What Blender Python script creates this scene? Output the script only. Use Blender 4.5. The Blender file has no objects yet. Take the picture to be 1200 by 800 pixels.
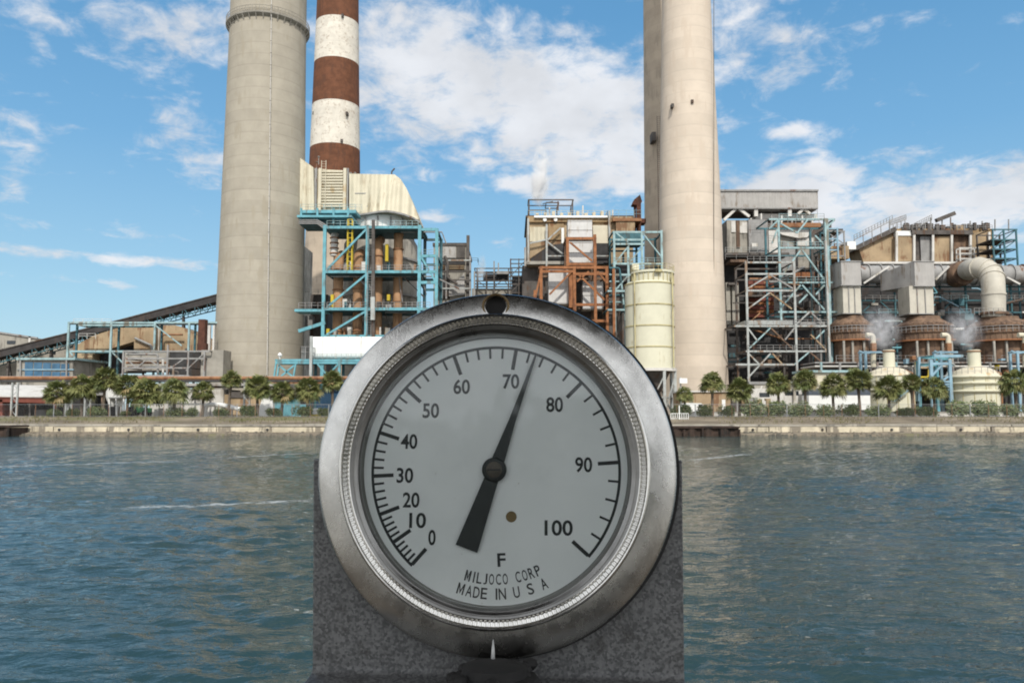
import bpy, bmesh, math, random
import numpy as np
from mathutils import Vector, Matrix
R = math.radians
rnd = random.Random(7)
SC = bpy.context.scene
COL = SC.collection

# ------------------------------------------------------------------ camera, sky, sun, exposure
F = 933.33                       # focal length in photo pixels (28 mm on a 36 mm wide sensor, photo 1200 wide)
H = 3.4                          # eye height above the water
TH = math.atan(80 / F)           # slight upward tilt
cd = bpy.data.cameras.new('camera'); cam = bpy.data.objects.new('camera', cd); COL.objects.link(cam)
cd.sensor_width = 36; cd.lens = 28; cd.clip_start = 0.02; cd.clip_end = 20000
cam.location = (0, 0, H); cam.rotation_euler = (math.pi / 2 + TH, 0, 0)
SC.camera = cam
SUN_EL, SUN_AZ = R(43), R(-7)    # sun high behind the viewer, a little to the right
sun_dir = Vector((-math.sin(SUN_AZ) * math.cos(SUN_EL), -math.cos(SUN_AZ) * math.cos(SUN_EL), math.sin(SUN_EL)))
sd = bpy.data.lights.new('sun', 'SUN'); sun = bpy.data.objects.new('sun', sd); COL.objects.link(sun)
sd.energy = 3.6; sd.angle = R(0.53); sd.color = (1.0, 0.955, 0.88)
sun.rotation_euler = sun_dir.to_track_quat('Z', 'Y').to_euler(); sun.location = (0, -20, 60)
SC.view_settings.view_transform = 'Standard'; SC.view_settings.look = 'None'
SC.view_settings.exposure = 0.0; SC.view_settings.gamma = 1.0
SC.render.engine = 'CYCLES'
SC.cycles.filter_width = 1.9
SC.cycles.use_denoising = True
SC.cycles.max_bounces = 8; SC.cycles.transparent_max_bounces = 24
SC.cycles.volume_bounces = 5; SC.cycles.volume_step_rate = 2.0

def at(px, py, Y):
    xc = (px - 600) / F; yc = (400 - py) / F
    dy = math.cos(TH) - yc * math.sin(TH); dz = math.sin(TH) + yc * math.cos(TH)
    k = Y / dy
    return Vector((xc * k, Y, H + dz * k))
def azel(px, py):
    p = at(px, py, 100.0) - Vector((0, 0, H)); p.normalize()
    return math.atan2(p.x, p.y), math.asin(p.z)
ZG = 2.4                         # level of the power station yard

class NT:
    def __init__(s, nt): s.t = nt
    def n(s, typ, **kw):
        nd = s.t.nodes.new(typ)
        for k, v in kw.items():
            if k == 'ins':
                for i, x in v.items():
                    if isinstance(x, bpy.types.NodeSocket): s.t.links.new(x, nd.inputs[i])
                    else: nd.inputs[i].default_value = x
            else: setattr(nd, k, v)
        return nd
    def m(s, op, a, b=None, c=None, clamp=False):
        ins = {0: a}
        if b is not None: ins[1] = b
        if c is not None: ins[2] = c
        return s.n('ShaderNodeMath', operation=op, use_clamp=clamp, ins=ins).outputs[0]
    def ramp(s, x, lo, hi, a=0.0, b=1.0):
        return s.n('ShaderNodeMapRange', interpolation_type='SMOOTHSTEP', ins={0: x, 1: lo, 2: hi, 3: a, 4: b}).outputs[0]
    def noise(s, vec, scale, detail=4, rough=.55, dist=0.0):
        return s.n('ShaderNodeTexNoise', ins={'Vector': vec, 'Scale': scale, 'Detail': detail, 'Roughness': rough, 'Distortion': dist}).outputs[0]
    def mix(s, f, a, b):
        nd = s.n('ShaderNodeMix', data_type='RGBA')
        for i, x in ((0, f), (6, a), (7, b)):
            if isinstance(x, bpy.types.NodeSocket): s.t.links.new(x, nd.inputs[i])
            else: nd.inputs[i].default_value = (x if i == 0 else (*x, 1) if len(x) == 3 else x)
        return nd.outputs[2]
    def mul(s, col, f):
        nd = s.n('ShaderNodeVectorMath', operation='SCALE')
        s.t.links.new(col, nd.inputs[0]); 
        if isinstance(f, bpy.types.NodeSocket): s.t.links.new(f, nd.inputs[3])
        else: nd.inputs[3].default_value = f
        return nd.outputs[0]

# world: physical sky with a layer of fair-weather cloud
W = bpy.data.worlds.new('World'); SC.world = W; W.use_nodes = True
w = NT(W.node_tree); W.node_tree.nodes.clear()
sky = w.n('ShaderNodeTexSky', sky_type='NISHITA', sun_disc=False, sun_elevation=SUN_EL, sun_rotation=math.pi + SUN_AZ,
          air_density=1.25, dust_density=0.35, ozone_density=2.6, altitude=0)
tc = w.n('ShaderNodeTexCoord').outputs['Generated']
sx = w.n('ShaderNodeSeparateXYZ', ins={0: tc}); X_, Y_, Z_ = sx.outputs
az = w.m('ARCTAN2', X_, Y_); el = w.m('ARCSINE', Z_)
den = w.m('ADD', w.m('MAXIMUM', Z_, 0.0), 0.16)
cv = w.n('ShaderNodeCombineXYZ', ins={0: w.m('DIVIDE', X_, den), 1: w.m('DIVIDE', Y_, den), 2: 0.3}).outputs[0]
cae = w.n('ShaderNodeCombineXYZ', ins={0: az, 1: w.m('MULTIPLY', el, 1.5), 2: 0.0}).outputs[0]
blobs = [(130, 22, 190, 52, .52), (225, 175, 50, 55, .38), (20, 155, 75, 36, .36), (610, 110, 210, 95, .84), (480, 75, 90, 75, .35),
         (705, 145, 110, 55, .40), (720, 205, 85, 30, .60), (500, 15, 80, 30, .25), (870, 15, 60, 50, .5), (935, 60, 70, 30, .30),
         (925, 154, 26, 9, .70), (1150, 238, 190, 44, 1.0), (925, 212, 90, 30, .70), (140, 304, 150, 7, .75), (70, 326, 60, 6, .4),
         (135, 268, 45, 12, .5), (500, 254, 32, 9, .65), (610, 216, 26, 10, .6), (140, 336, 26, 6, .5), (10, 226, 22, 16, .5), (1190, 20, 30, 10, .3)]
msk = None
for (bx_, by_, sx_, sy_, wt) in blobs:
    a0, e0 = azel(bx_, by_)
    u = w.m('DIVIDE', w.m('SUBTRACT', az, a0), sx_ / F)
    v = w.m('DIVIDE', w.m('SUBTRACT', el, e0), sy_ / F)
    q = w.m('ADD', w.m('MULTIPLY', u, u), w.m('MULTIPLY', v, v))
    g = w.m('MULTIPLY', w.m('POWER', 2.718, w.m('MULTIPLY', q, -1.0)), wt)
    msk = g if msk is None else w.m('ADD', msk, g)
away = w.m('MULTIPLY', w.ramp(w.m('ABSOLUTE', az), 0.75, 1.1), 0.88)       # cloud outside the view, thickened to send more light onto the dial
msk = w.m('MINIMUM', w.m('ADD', msk, away), 1.0)
n1 = w.noise(cv, 1.9, 9, .62, .35)
n2 = w.noise(cae, 15.0, 8, .62, .25)
n3 = w.noise(cv, 10.0, 6, .62, .5)
nn = w.m('ADD', w.m('ADD', w.m('MULTIPLY', n1, .28), w.m('MULTIPLY', n2, .36)), w.m('MULTIPLY', n3, .36))
dens = w.m('ADD', w.m('MULTIPLY', msk, .60), w.m('SUBTRACT', w.m('MULTIPLY', nn, 2.1), 1.22))
cl = w.ramp(dens, -0.02, 0.37, 0, .95)
cshade = w.ramp(w.noise(cae, 9.0, 4, .5), .3, .7, .86, 1.05)
ccol = w.mul(w.n('ShaderNodeRGB').outputs[0], cshade)
ccol.node.inputs[0].links[0].from_node.outputs[0].default_value = (8.3, 8.5, 8.9, 1)
gr = w.n('ShaderNodeValToRGB', ins={0: w.m('DIVIDE', el, R(60), clamp=True)}); cr = gr.color_ramp
for k_, (p_, c_) in enumerate(((0.0, (5.0, 7.6, 9.2)), (.12, (3.7, 6.8, 9.1)), (.30, (1.9, 4.9, 8.2)), (.45, (1.25, 3.9, 7.2)), (1.0, (.7, 2.3, 5.2)))):
    e_ = cr.elements[k_] if k_ < 2 else cr.elements.new(p_)
    e_.position = p_; e_.color = (c_[0] / 10, c_[1] / 10, c_[2] / 10, 1)
aza = w.m('ABSOLUTE', az)
skyc = w.mix(w.ramp(aza, 1.2, 2.2, .7, .25), sky.outputs[0], w.mul(gr.outputs[0], 10.0))
ccol = w.mul(ccol, w.ramp(w.m('ABSOLUTE', az), 1.3, 2.4, 1.0, 1.7))     # unseen cloud on the sun's side, boosted to brighten the dial
mixed = w.mix(cl, skyc, ccol)
bg = w.n('ShaderNodeBackground', ins={0: mixed, 1: 0.10})
w.t.links.new(bg.outputs[0], w.n('ShaderNodeOutputWorld').inputs[0])

# ------------------------------------------------------------------ materials
def mat(name, col, rough=.75, metal=0.0, var=.22, scale=.6, dirt=None, dirt_amt=.35, dirt_scale=.5, streak=True,
        corr=None, bump=0.0, spec=.3, courses=None):
    """Weathered surface: base colour with mottling, dirt or rust in vertical runs, optional ribs and pour joints."""
    m = bpy.data.materials.new(name); m.use_nodes = True
    t = NT(m.node_tree); nd = m.node_tree.nodes; bs = nd['Principled BSDF']
    co = t.n('ShaderNodeTexCoord').outputs['Object']
    n = t.noise(co, scale, 6, .6)
    c = t.mix(t.ramp(n, .3, .7), tuple(x * (1 - var) for x in col), tuple(min(1, x * (1 + var)) for x in col))
    if courses:
        step, dark = courses
        z = t.n('ShaderNodeSeparateXYZ', ins={0: co}).outputs[2]
        fz = t.m('DIVIDE', z, step)
        wn = t.n('ShaderNodeTexWhiteNoise', noise_dimensions='1D', ins={'W': t.m('FLOOR', fz)}).outputs[0]
        ln = t.m('LESS_THAN', t.m('FRACT', fz), .09)
        k = t.m('SUBTRACT', t.ramp(wn, 0, 1, 1.035, .95), t.m('MULTIPLY', ln, dark))
        c = t.mul(c, k)
    if dirt:
        mp = t.n('ShaderNodeMapping', ins={0: co, 3: (1, 1, .12 if streak else 1)}).outputs[0]
        d = t.m('MULTIPLY', t.noise(mp, dirt_scale, 7, .68), t.ramp(t.noise(co, dirt_scale * .35, 3), .25, .75, .72, 1.18))
        th = .66 - dirt_amt * .42
        c = t.mix(t.ramp(d, th, th + .13, 0, .9), c, dirt)
    t.t.links.new(c, bs.inputs['Base Color'])
    bs.inputs['Roughness'].default_value = rough; bs.inputs['Metallic'].default_value = metal
    bs.inputs['Specular IOR Level'].default_value = spec
    hgt = None
    if corr:
        ax, freq, amp = corr
        s = t.n('ShaderNodeSeparateXYZ', ins={0: co}).outputs['XYZ'.index(ax)]
        hgt = t.m('MULTIPLY', t.m('SINE', t.m('MULTIPLY', s, freq * 6.283)), amp)
    if bump:
        b = t.m('MULTIPLY', t.noise(co, scale * 6, 5, .65), bump)
        hgt = b if hgt is None else t.m('ADD', hgt, b)
    if hgt is not None:
        bn = t.n('ShaderNodeBump', ins={'Strength': 1.0, 'Distance': 1.0, 'Height': hgt})
        t.t.links.new(bn.outputs[0], bs.inputs['Normal'])
    return m
RUST = (.13, .055, .025); GRIME = (.07, .06, .05)
M = {
 'concrete_grey': mat('concrete_grey', (.355, .322, .26), .9, var=.07, scale=.35, dirt=(.322, .287, .222), dirt_amt=.36, dirt_scale=.7, courses=(2.3, .10), bump=.02),
 'concrete_cream': mat('concrete_cream', (.56, .48, .39), .9, var=.05, scale=.3, dirt=(.53, .445, .355), dirt_amt=.36, dirt_scale=.7, courses=(2.3, .065), bump=.02),
 'concrete_rear': mat('concrete_rear', (.42, .35, .27), .9, var=.10, scale=.2, dirt=(.33, .28, .22), dirt_amt=.35, dirt_scale=.6, courses=(2.3, .04)),
 'concrete_wall': mat('concrete_wall', (.30, .28, .24), .9, var=.18, scale=.4, dirt=(.16, .15, .13), dirt_amt=.4, dirt_scale=.8),
 'brown_paint': mat('brown_paint', (.135, .055, .028), .85, var=.20, scale=.5, dirt=(.10, .045, .026), dirt_amt=.4, dirt_scale=1.0, courses=(2.3, .1)),
 'white_paint_old': mat('white_paint_old', (.62, .58, .50), .85, var=.08, scale=.5, dirt=(.42, .36, .29), dirt_amt=.33, dirt_scale=1.6, streak=False, courses=(2.3, .05)),
 'cream_panel': mat('cream_panel', (.57, .52, .39), .6, var=.07, scale=.3, dirt=(.40, .33, .22), dirt_amt=.33, dirt_scale=.6, corr=('X', .55, .16)),
 'cream_round': mat('cream_round', (.56, .51, .39), .55, var=.06, scale=.4, dirt=(.42, .31, .17), dirt_amt=.30, dirt_scale=.9),
 'silo_cream': mat('silo_cream', (.58, .56, .43), .5, var=.05, scale=.3, dirt=(.42, .37, .24), dirt_amt=.18, dirt_scale=.9),
 'silo_seam': mat('silo_seam', (.42, .37, .20), .6, var=.15, scale=1.0, dirt=(.25, .2, .1), dirt_amt=.3),
 'tan_panel': mat('tan_panel', (.30, .21, .115), .8, var=.22, scale=.22, dirt=(.16, .07, .03), dirt_amt=.40, dirt_scale=.5, corr=('X', .9, .04)),
 'tan_wall': mat('tan_wall', (.33, .245, .15), .8, var=.2, scale=.3, dirt=(.18, .095, .05), dirt_amt=.46, dirt_scale=.8),
 'grey_panel': mat('grey_panel', (.35, .335, .315), .6, var=.10, scale=.4, dirt=(.20, .165, .13), dirt_amt=.36, dirt_scale=.7, corr=('X', .8, .05)),
 'grey_steel': mat('grey_steel', (.25, .245, .235), .6, var=.16, scale=.7, dirt=RUST, dirt_amt=.28, dirt_scale=.8),
 'pale_steel': mat('pale_steel', (.34, .355, .34), .6, var=.18, scale=.9, dirt=(.22, .14, .085), dirt_amt=.40, dirt_scale=1.0),
 'dark_steel': mat('dark_steel', (.088, .078, .070), .75, var=.3, scale=.8, dirt=(.09, .05, .03), dirt_amt=.38, dirt_scale=.9),
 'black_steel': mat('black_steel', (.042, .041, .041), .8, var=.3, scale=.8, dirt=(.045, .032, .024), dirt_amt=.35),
 'teal': mat('teal', (.125, .325, .375), .55, var=.18, scale=.8, dirt=(.12, .17, .17), dirt_amt=.36, dirt_scale=1.2),
 'teal_pale': mat('teal_pale', (.26, .375, .385), .6, var=.2, scale=.8, dirt=(.17, .15, .11), dirt_amt=.40, dirt_scale=1.2),
 'teal_dark': mat('teal_dark', (.045, .12, .14), .6, var=.25, scale=.8, dirt=(.05, .05, .045), dirt_amt=.35),
 'sky_blue': mat('sky_blue', (.22, .345, .42), .55, var=.15, scale=.9, dirt=(.20, .20, .18), dirt_amt=.34),
 'blue_glaze': mat('blue_glaze', (.045, .12, .20), .3, var=.3, scale=.5, spec=.5),
 'navy': mat('navy', (.02, .055, .10), .5, var=.2, scale=.8),
 'rust_frame': mat('rust_frame', (.27, .115, .05), .85, var=.22, scale=.9, dirt=(.12, .05, .028), dirt_amt=.38, dirt_scale=1.3),
 'rust_drum': mat('rust_drum', (.165, .105, .068), .85, var=.30, scale=.9, dirt=(.085, .055, .04), dirt_amt=.5, dirt_scale=1.0, bump=.03),
 'rust_pipe': mat('rust_pipe', (.25, .125, .062), .75, var=.18, scale=1.0, dirt=(.15, .065, .03), dirt_amt=.35, dirt_scale=1.2),
 'pipe_tan': mat('pipe_tan', (.33, .19, .10), .7, var=.16, scale=.8, dirt=(.20, .10, .05), dirt_amt=.33, dirt_scale=1.1),
 'yellow': mat('yellow', (.50, .37, .03), .6, var=.12, scale=1.0),
 'white': mat('white', (.76, .76, .73), .5, var=.04, scale=.6, dirt=(.58, .56, .5), dirt_amt=.2),
 'white_dull': mat('white_dull', (.55, .53, .49), .7, var=.1, scale=.6, dirt=(.3, .27, .22), dirt_amt=.3),
 'red_brown': mat('red_brown', (.17, .055, .038), .8, var=.2, scale=.8),
 'green_paint': mat('green_paint', (.055, .27, .09), .45, var=.12, scale=1.0),
 'rubber': mat('rubber', (.02, .02, .02), .9),
 'glass_dark': mat('glass_dark', (.025, .03, .035), .12, spec=.6),
 'sheet_pile': mat('sheet_pile', (.050, .034, .026), .9, var=.35, scale=1.2, dirt=(.02, .018, .016), dirt_amt=.45, dirt_scale=1.5),
 'timber': mat('timber', (.14, .115, .09), .85, var=.25, scale=3, dirt=(.07, .055, .045), dirt_amt=.35, dirt_scale=4, streak=False),
 'soffit': mat('soffit', (.085, .07, .055), .85, var=.2, scale=2),
 'seawall': mat('seawall', (.52, .46, .34), .9, var=.22, scale=.5, dirt=(.19, .165, .13), dirt_amt=.48, dirt_scale=1.0, bump=.05),
 'stone': mat('stone', (.155, .135, .105), .95, var=.35, scale=1.2, dirt=(.09, .085, .07), dirt_amt=.45, streak=False),
 'galv': mat('galv', (.32, .33, .33), .5, metal=.5, var=.12, scale=1.5),
 'soot_steel': mat('soot_steel', (.042, .038, .037), .8, var=.3, scale=.5, dirt=(.065, .05, .042), dirt_amt=.35),
 'pale_pipe': mat('pale_pipe', (.46, .43, .36), .55, var=.10, scale=.5, dirt=(.36, .32, .25), dirt_amt=.30, dirt_scale=.9),
 'pale_panel': mat('pale_panel', (.54, .53, .51), .55, var=.06, scale=.5, dirt=(.33, .28, .22), dirt_amt=.28, dirt_scale=.8, corr=('X', .9, .03)),
 'hoist_rust': mat('hoist_rust', (.085, .035, .022), .85, var=.3, scale=.8, dirt=(.04, .022, .016), dirt_amt=.4),
 'trunk': mat('trunk', (.155, .125, .095), .95, var=.3, scale=5, dirt=(.07, .055, .04), dirt_amt=.4, dirt_scale=6, streak=False, bump=.05),
}
def leaf_mat(name, c0, c1, c2):
    m = bpy.data.materials.new(name); m.use_nodes = True
    t = NT(m.node_tree); bs = m.node_tree.nodes['Principled BSDF']
    r = t.n('ShaderNodeNewGeometry').outputs['Random Per Island']
    c = t.mix(t.ramp(r, .0, .75), c0, c1); c = t.mix(t.ramp(r, .86, .97), c, c2)
    t.t.links.new(c, bs.inputs['Base Color']); bs.inputs['Roughness'].default_value = .5
    bs.inputs['Specular IOR Level'].default_value = .35
    return m
M['palm_leaf'] = leaf_mat('palm_leaf', (.088, .112, .034), (.180, .185, .064), (.25, .19, .09))
M['shrub_leaf'] = leaf_mat('shrub_leaf', (.045, .075, .022), (.12, .145, .050), (.14, .11, .055))
M['grass'] = leaf_mat('grass', (.10, .11, .035), (.19, .17, .065), (.26, .21, .10))

# ------------------------------------------------------------------ mesh helpers
class MB:
    def __init__(s): s.v = []; s.f = []
    def add(s, vs, fs):
        o = len(s.v); s.v += [tuple(p) for p in vs]; s.f += [tuple(i + o for i in f) for f in fs]; return s
    def box(s, a, b):
        x0, y0, z0 = a; x1, y1, z1 = b
        return s.add([(x0, y0, z0), (x1, y0, z0), (x1, y1, z0), (x0, y1, z0), (x0, y0, z1), (x1, y0, z1), (x1, y1, z1), (x0, y1, z1)],
                     [(0, 3, 2, 1), (4, 5, 6, 7), (0, 1, 5, 4), (1, 2, 6, 5), (2, 3, 7, 6), (3, 0, 4, 7)])
    def beam(s, p, q, wd, ht=None):
        p, q = Vector(p), Vector(q); ht = ht or wd; d = (q - p).normalized()
        up = Vector((0, 0, 1)) if abs(d.z) < .95 else Vector((0, 1, 0))
        a = d.cross(up).normalized() * wd / 2; b = a.cross(d).normalized() * ht / 2
        vs = [c + i * a + j * b for c in (p, q) for i, j in ((-1, -1), (1, -1), (1, 1), (-1, 1))]
        return s.add(vs, [(0, 3, 2, 1), (4, 5, 6, 7), (0, 1, 5, 4), (1, 2, 6, 5), (2, 3, 7, 6), (3, 0, 4, 7)])
    def tube(s, pts, r, seg=8, cap=True):
        pts = [Vector(p) for p in pts]; n = len(pts); rs = r if isinstance(r, (list, tuple)) else [r] * n
        vs = []; prev = None
        for i, p in enumerate(pts):
            d = (pts[min(i + 1, n - 1)] - pts[max(i - 1, 0)]).normalized()
            if prev is None:
                prev = d.orthogonal().normalized()
            a = (prev - d * prev.dot(d)).normalized(); prev = a; b = d.cross(a)
            vs += [p + (a * math.cos(t) + b * math.sin(t)) * rs[i] for t in (2 * math.pi * k / seg for k in range(seg))]
        fs = [(i * seg + k, i * seg + (k + 1) % seg, (i + 1) * seg + (k + 1) % seg, (i + 1) * seg + k) for i in range(n - 1) for k in range(seg)]
        if cap: fs += [tuple(range(seg))[::-1], tuple((n - 1) * seg + k for k in range(seg))]
        return s.add(vs, fs)
    def lathe(s, prof, c, seg=48, axis='Z', cap=True):
        """prof: (radius, height) list from bottom to top"""
        vs = []
        for r, h in prof:
            for k in range(seg):
                t = 2 * math.pi * k / seg
                if axis == 'Z': vs.append((c[0] + r * math.cos(t), c[1] + r * math.sin(t), c[2] + h))
                else: vs.append((c[0] + r * math.cos(t), c[1] - h, c[2] + r * math.sin(t)))
        n = len(prof)
        fs = [(i * seg + k, i * seg + (k + 1) % seg, (i + 1) * seg + (k + 1) % seg, (i + 1) * seg + k) for i in range(n - 1) for k in range(seg)]
        if cap: fs += [tuple(range(seg))[::-1], tuple((n - 1) * seg + k for k in range(seg))]
        return s.add(vs, fs)
    def prism(s, poly, Y0, Y1):
        """poly: outline of (X, Z) points seen from the front"""
        n = len(poly)
        vs = [(x, Y0, z) for x, z in poly] + [(x, Y1, z) for x, z in poly]
        fs = [tuple(range(n)), tuple(range(n, 2 * n))[::-1]] + [(i, (i + 1) % n, (i + 1) % n + n, i + n)[::-1] for i in range(n)]
        return s.add(vs, fs)
    def build(s, name, m, parent=None, smooth=False, fix=True):
        me = bpy.data.meshes.new(name)
        off = Vector(parent.get('_o', (0, 0, 0))) if parent is not None else Vector((0, 0, 0))
        me.from_pydata([(p[0] - off.x, p[1] - off.y, p[2] - off.z) for p in s.v], [], s.f)
        if fix:
            b = bmesh.new(); b.from_mesh(me); bmesh.ops.recalc_face_normals(b, faces=b.faces); b.to_mesh(me); b.free()
        me.materials.append(M[m] if isinstance(m, str) else m)
        if smooth:
            for p in me.polygons: p.use_smooth = True
            me.set_sharp_from_angle(angle=R(38))
        o = bpy.data.objects.new(name, me); COL.objects.link(o)
        if parent is not None:
            o.parent = parent; o['_o'] = tuple(off)
        return o
def tag(o, label, cat, group=None, kind=None):
    o['label'] = label; o['category'] = cat
    if group: o['group'] = group
    if kind: o['kind'] = kind
    return o
def thing(name, label, cat, loc=(0, 0, 0), group=None, rot=None):
    o = bpy.data.objects.new(name, None); COL.objects.link(o); o.location = loc; o['_o'] = tuple(loc)
    if rot: o.rotation_euler = rot; o['_o'] = (0, 0, 0)
    return tag(o, label, cat, group)
def struct(o): o['kind'] = 'structure'; return o
def copy_tree(o, parent=None):
    c = o.copy(); COL.objects.link(c)
    if parent is not None: c.parent = parent
    for ch in list(o.children): copy_tree(ch, c)
    return c
# shorthands working from photo measurements at a chosen real depth
def rect(x0, y0, x1, y1, Y):
    ym = (y0 + (y1 if y1 is not None else y0)) / 2; xm = (x0 + x1) / 2
    return at(x0, ym, Y).x, at(x1, ym, Y).x, (at(xm, y1, Y).z if y1 is not None else ZG), at(xm, y0, Y).z
def block(mb, x0, y0, x1, y1, Y, D):
    a, b, z0, z1 = rect(x0, y0, x1, y1, Y); return mb.box((a, Y, z0), (b, Y + D, z1))
def body(name, m, parent, x0, y0, x1, y1, Y, D): return block(MB(), x0, y0, x1, y1, Y, D).build(name, m, parent)
def poly(pts, Y): return [(at(x, y, Y).x, at(x, y, Y).z) for x, y in pts]
def base(px, Y): p = at(px, 400, Y); return (p.x, Y, ZG)
def bar(name, m, parent, x0, y0, x1, y1, Y, wd, Y2=None):
    p, q = at(x0, y0, Y), at(x1, y1, Y2 or Y)
    if name == 'column': q = Vector((p.x, q.y, q.z))
    if name == 'beam': q = Vector((q.x, q.y, p.z))
    return MB().beam(p, q, wd).build(name, m, parent)
def railing(parent, x0, x1, y, Y, D=0, m='pale_steel', h=1.1, step=1.6):
    mb = MB(); p, q = at(x0, y, Y), at(x1, y, Y); q.z = p.z
    def run(a, b):
        a, b = Vector(a), Vector(b); n = max(1, int((b - a).length / step))
        for k in range(n + 1):
            c = a.lerp(b, k / n); mb.beam(c, c + Vector((0, 0, h)), .07)
        for hh in (h, h * .55): mb.beam(a + Vector((0, 0, hh)), b + Vector((0, 0, hh)), .06)
    run(p, q)
    if D:
        run(p, p + Vector((0, D, 0))); run(q, q + Vector((0, D, 0)))
    return mb.build('railing', m, parent)
def pipe(name, m, parent, pts, r, seg=10):
    """pts: (px, py, Y); corners are rounded"""
    P = [at(*p) for p in pts]; out = [P[0]]
    for i in range(1, len(P) - 1):
        a, b, c = P[i - 1], P[i], P[i + 1]
        k = min(r * 2.4, (b - a).length * .45, (c - b).length * .45)
        s, e = b + (a - b).normalized() * k, b + (c - b).normalized() * k
        for j in range(6):
            t = j / 5; out.append(s * (1 - t) ** 2 + b * 2 * t * (1 - t) + e * t * t)
    out.append(P[-1])
    return MB().tube(out, r, seg).build(name, m, parent, smooth=True)
def ladder(parent, px, y0, y1, Y, m='pale_steel', wd=.6):
    mb = MB(); a, b = at(px, y0, Y), at(px, y1, Y); b.x = a.x
    for s in (-1, 1): mb.beam(a + Vector((s * wd / 2, 0, 0)), b + Vector((s * wd / 2, 0, 0)), .1)
    n = int((a - b).length / .5)
    for k in range(n): 
        c = b.lerp(a, (k + .5) / n); mb.beam(c - Vector((wd / 2, 0, 0)), c + Vector((wd / 2, 0, 0)), .05)
    return mb.build('ladder', m, parent)
def steel(parent, Y, D, cols, beams, braces, m, wd=.5, bm=None, back=None, bw=None, ties=True):  # back: darker colour for the rear members, shade painted in
    """A three-dimensional steel frame: front and back plane joined by ties."""
    bw = bw or wd * .62
    for (x, y0, y1) in cols:
        p = at(x, y0, Y)
        z1 = ZG if y1 is None else at(x, y1, Y).z
        MB().beam(p, (p.x, Y, z1), wd).build('column', m, parent)
        if D:
            MB().beam((p.x, Y + D, p.z), (p.x, Y + D, z1), wd).build('column', back or m, parent)
    for b in beams:
        y, x0, x1 = b[:3]; mm = b[3] if len(b) > 3 else (bm or m)
        p, q = at(x0, y, Y), at(x1, y, Y); q.z = p.z
        MB().beam(p, q, wd * .8, wd * .9).build('beam', mm, parent)
        if D:
            MB().beam(p + Vector((0, D, 0)), q + Vector((0, D, 0)), wd * .7, wd * .8).build('beam', back or mm, parent)
            if ties:
                for c in (p, q): MB().beam(c, c + Vector((0, D, 0)), wd * .6).build('tie_beam', back or mm, parent)
    for b in braces:
        x0, y0, x1, y1 = b[:4]; mm = b[4] if len(b) > 4 else (bm or m)
        MB().beam(at(x0, y0, Y), at(x1, y1, Y), bw).build('brace', mm, parent)
def zig(x0, x1, yt, yb): xm = (x0 + x1) / 2; return [(x0, yb, xm, yt), (xm, yt, x1, yb)]

# ------------------------------------------------------------------ ground, bank, water
gm = bpy.data.materials.new('yard_ground'); gm.use_nodes = True
t = NT(gm.node_tree); co = t.n('ShaderNodeTexCoord').outputs['Object']
mp = t.n('ShaderNodeMapping', ins={0: co, 3: (.25, 1, 1)}).outputs[0]
c = t.mix(t.ramp(t.noise(mp, .6, 7, .65), .36, .64), (.115, .095, .068), (.215, .18, .13))
c = t.mix(t.ramp(t.noise(mp, .22, 5, .6), .52, .66, 0, .75), c, (.115, .12, .05))
t.t.links.new(c, gm.node_tree.nodes['Principled BSDF'].inputs['Base Color']); gm.node_tree.nodes['Principled BSDF'].inputs['Roughness'].default_value = .95
xs = [-4000, -700] + list(np.arange(-260, 261, 6.5)) + [700, 4000]
prof = [(104.2, -1.5), (105.6, .18), (107.3, .40), (108.5, .9), (108.9, 1.40), (110.5, 1.62), (112, 2.0), (113.2, ZG), (125, ZG), (9000, ZG)]
vs = []; fs = []
for (yy, zz) in prof:
    for x in xs:
        j = 0 if zz in (ZG, -1.5) else rnd.uniform(-.09, .09)
        vs.append((x, yy + j, zz + j))
nx = len(xs)
for i in range(len(prof) - 1):
    for k in range(nx - 1): fs.append((i * nx + k, i * nx + k + 1, (i + 1) * nx + k + 1, (i + 1) * nx + k))
struct(MB().add(vs, fs).build('ground', gm, smooth=True))

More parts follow.
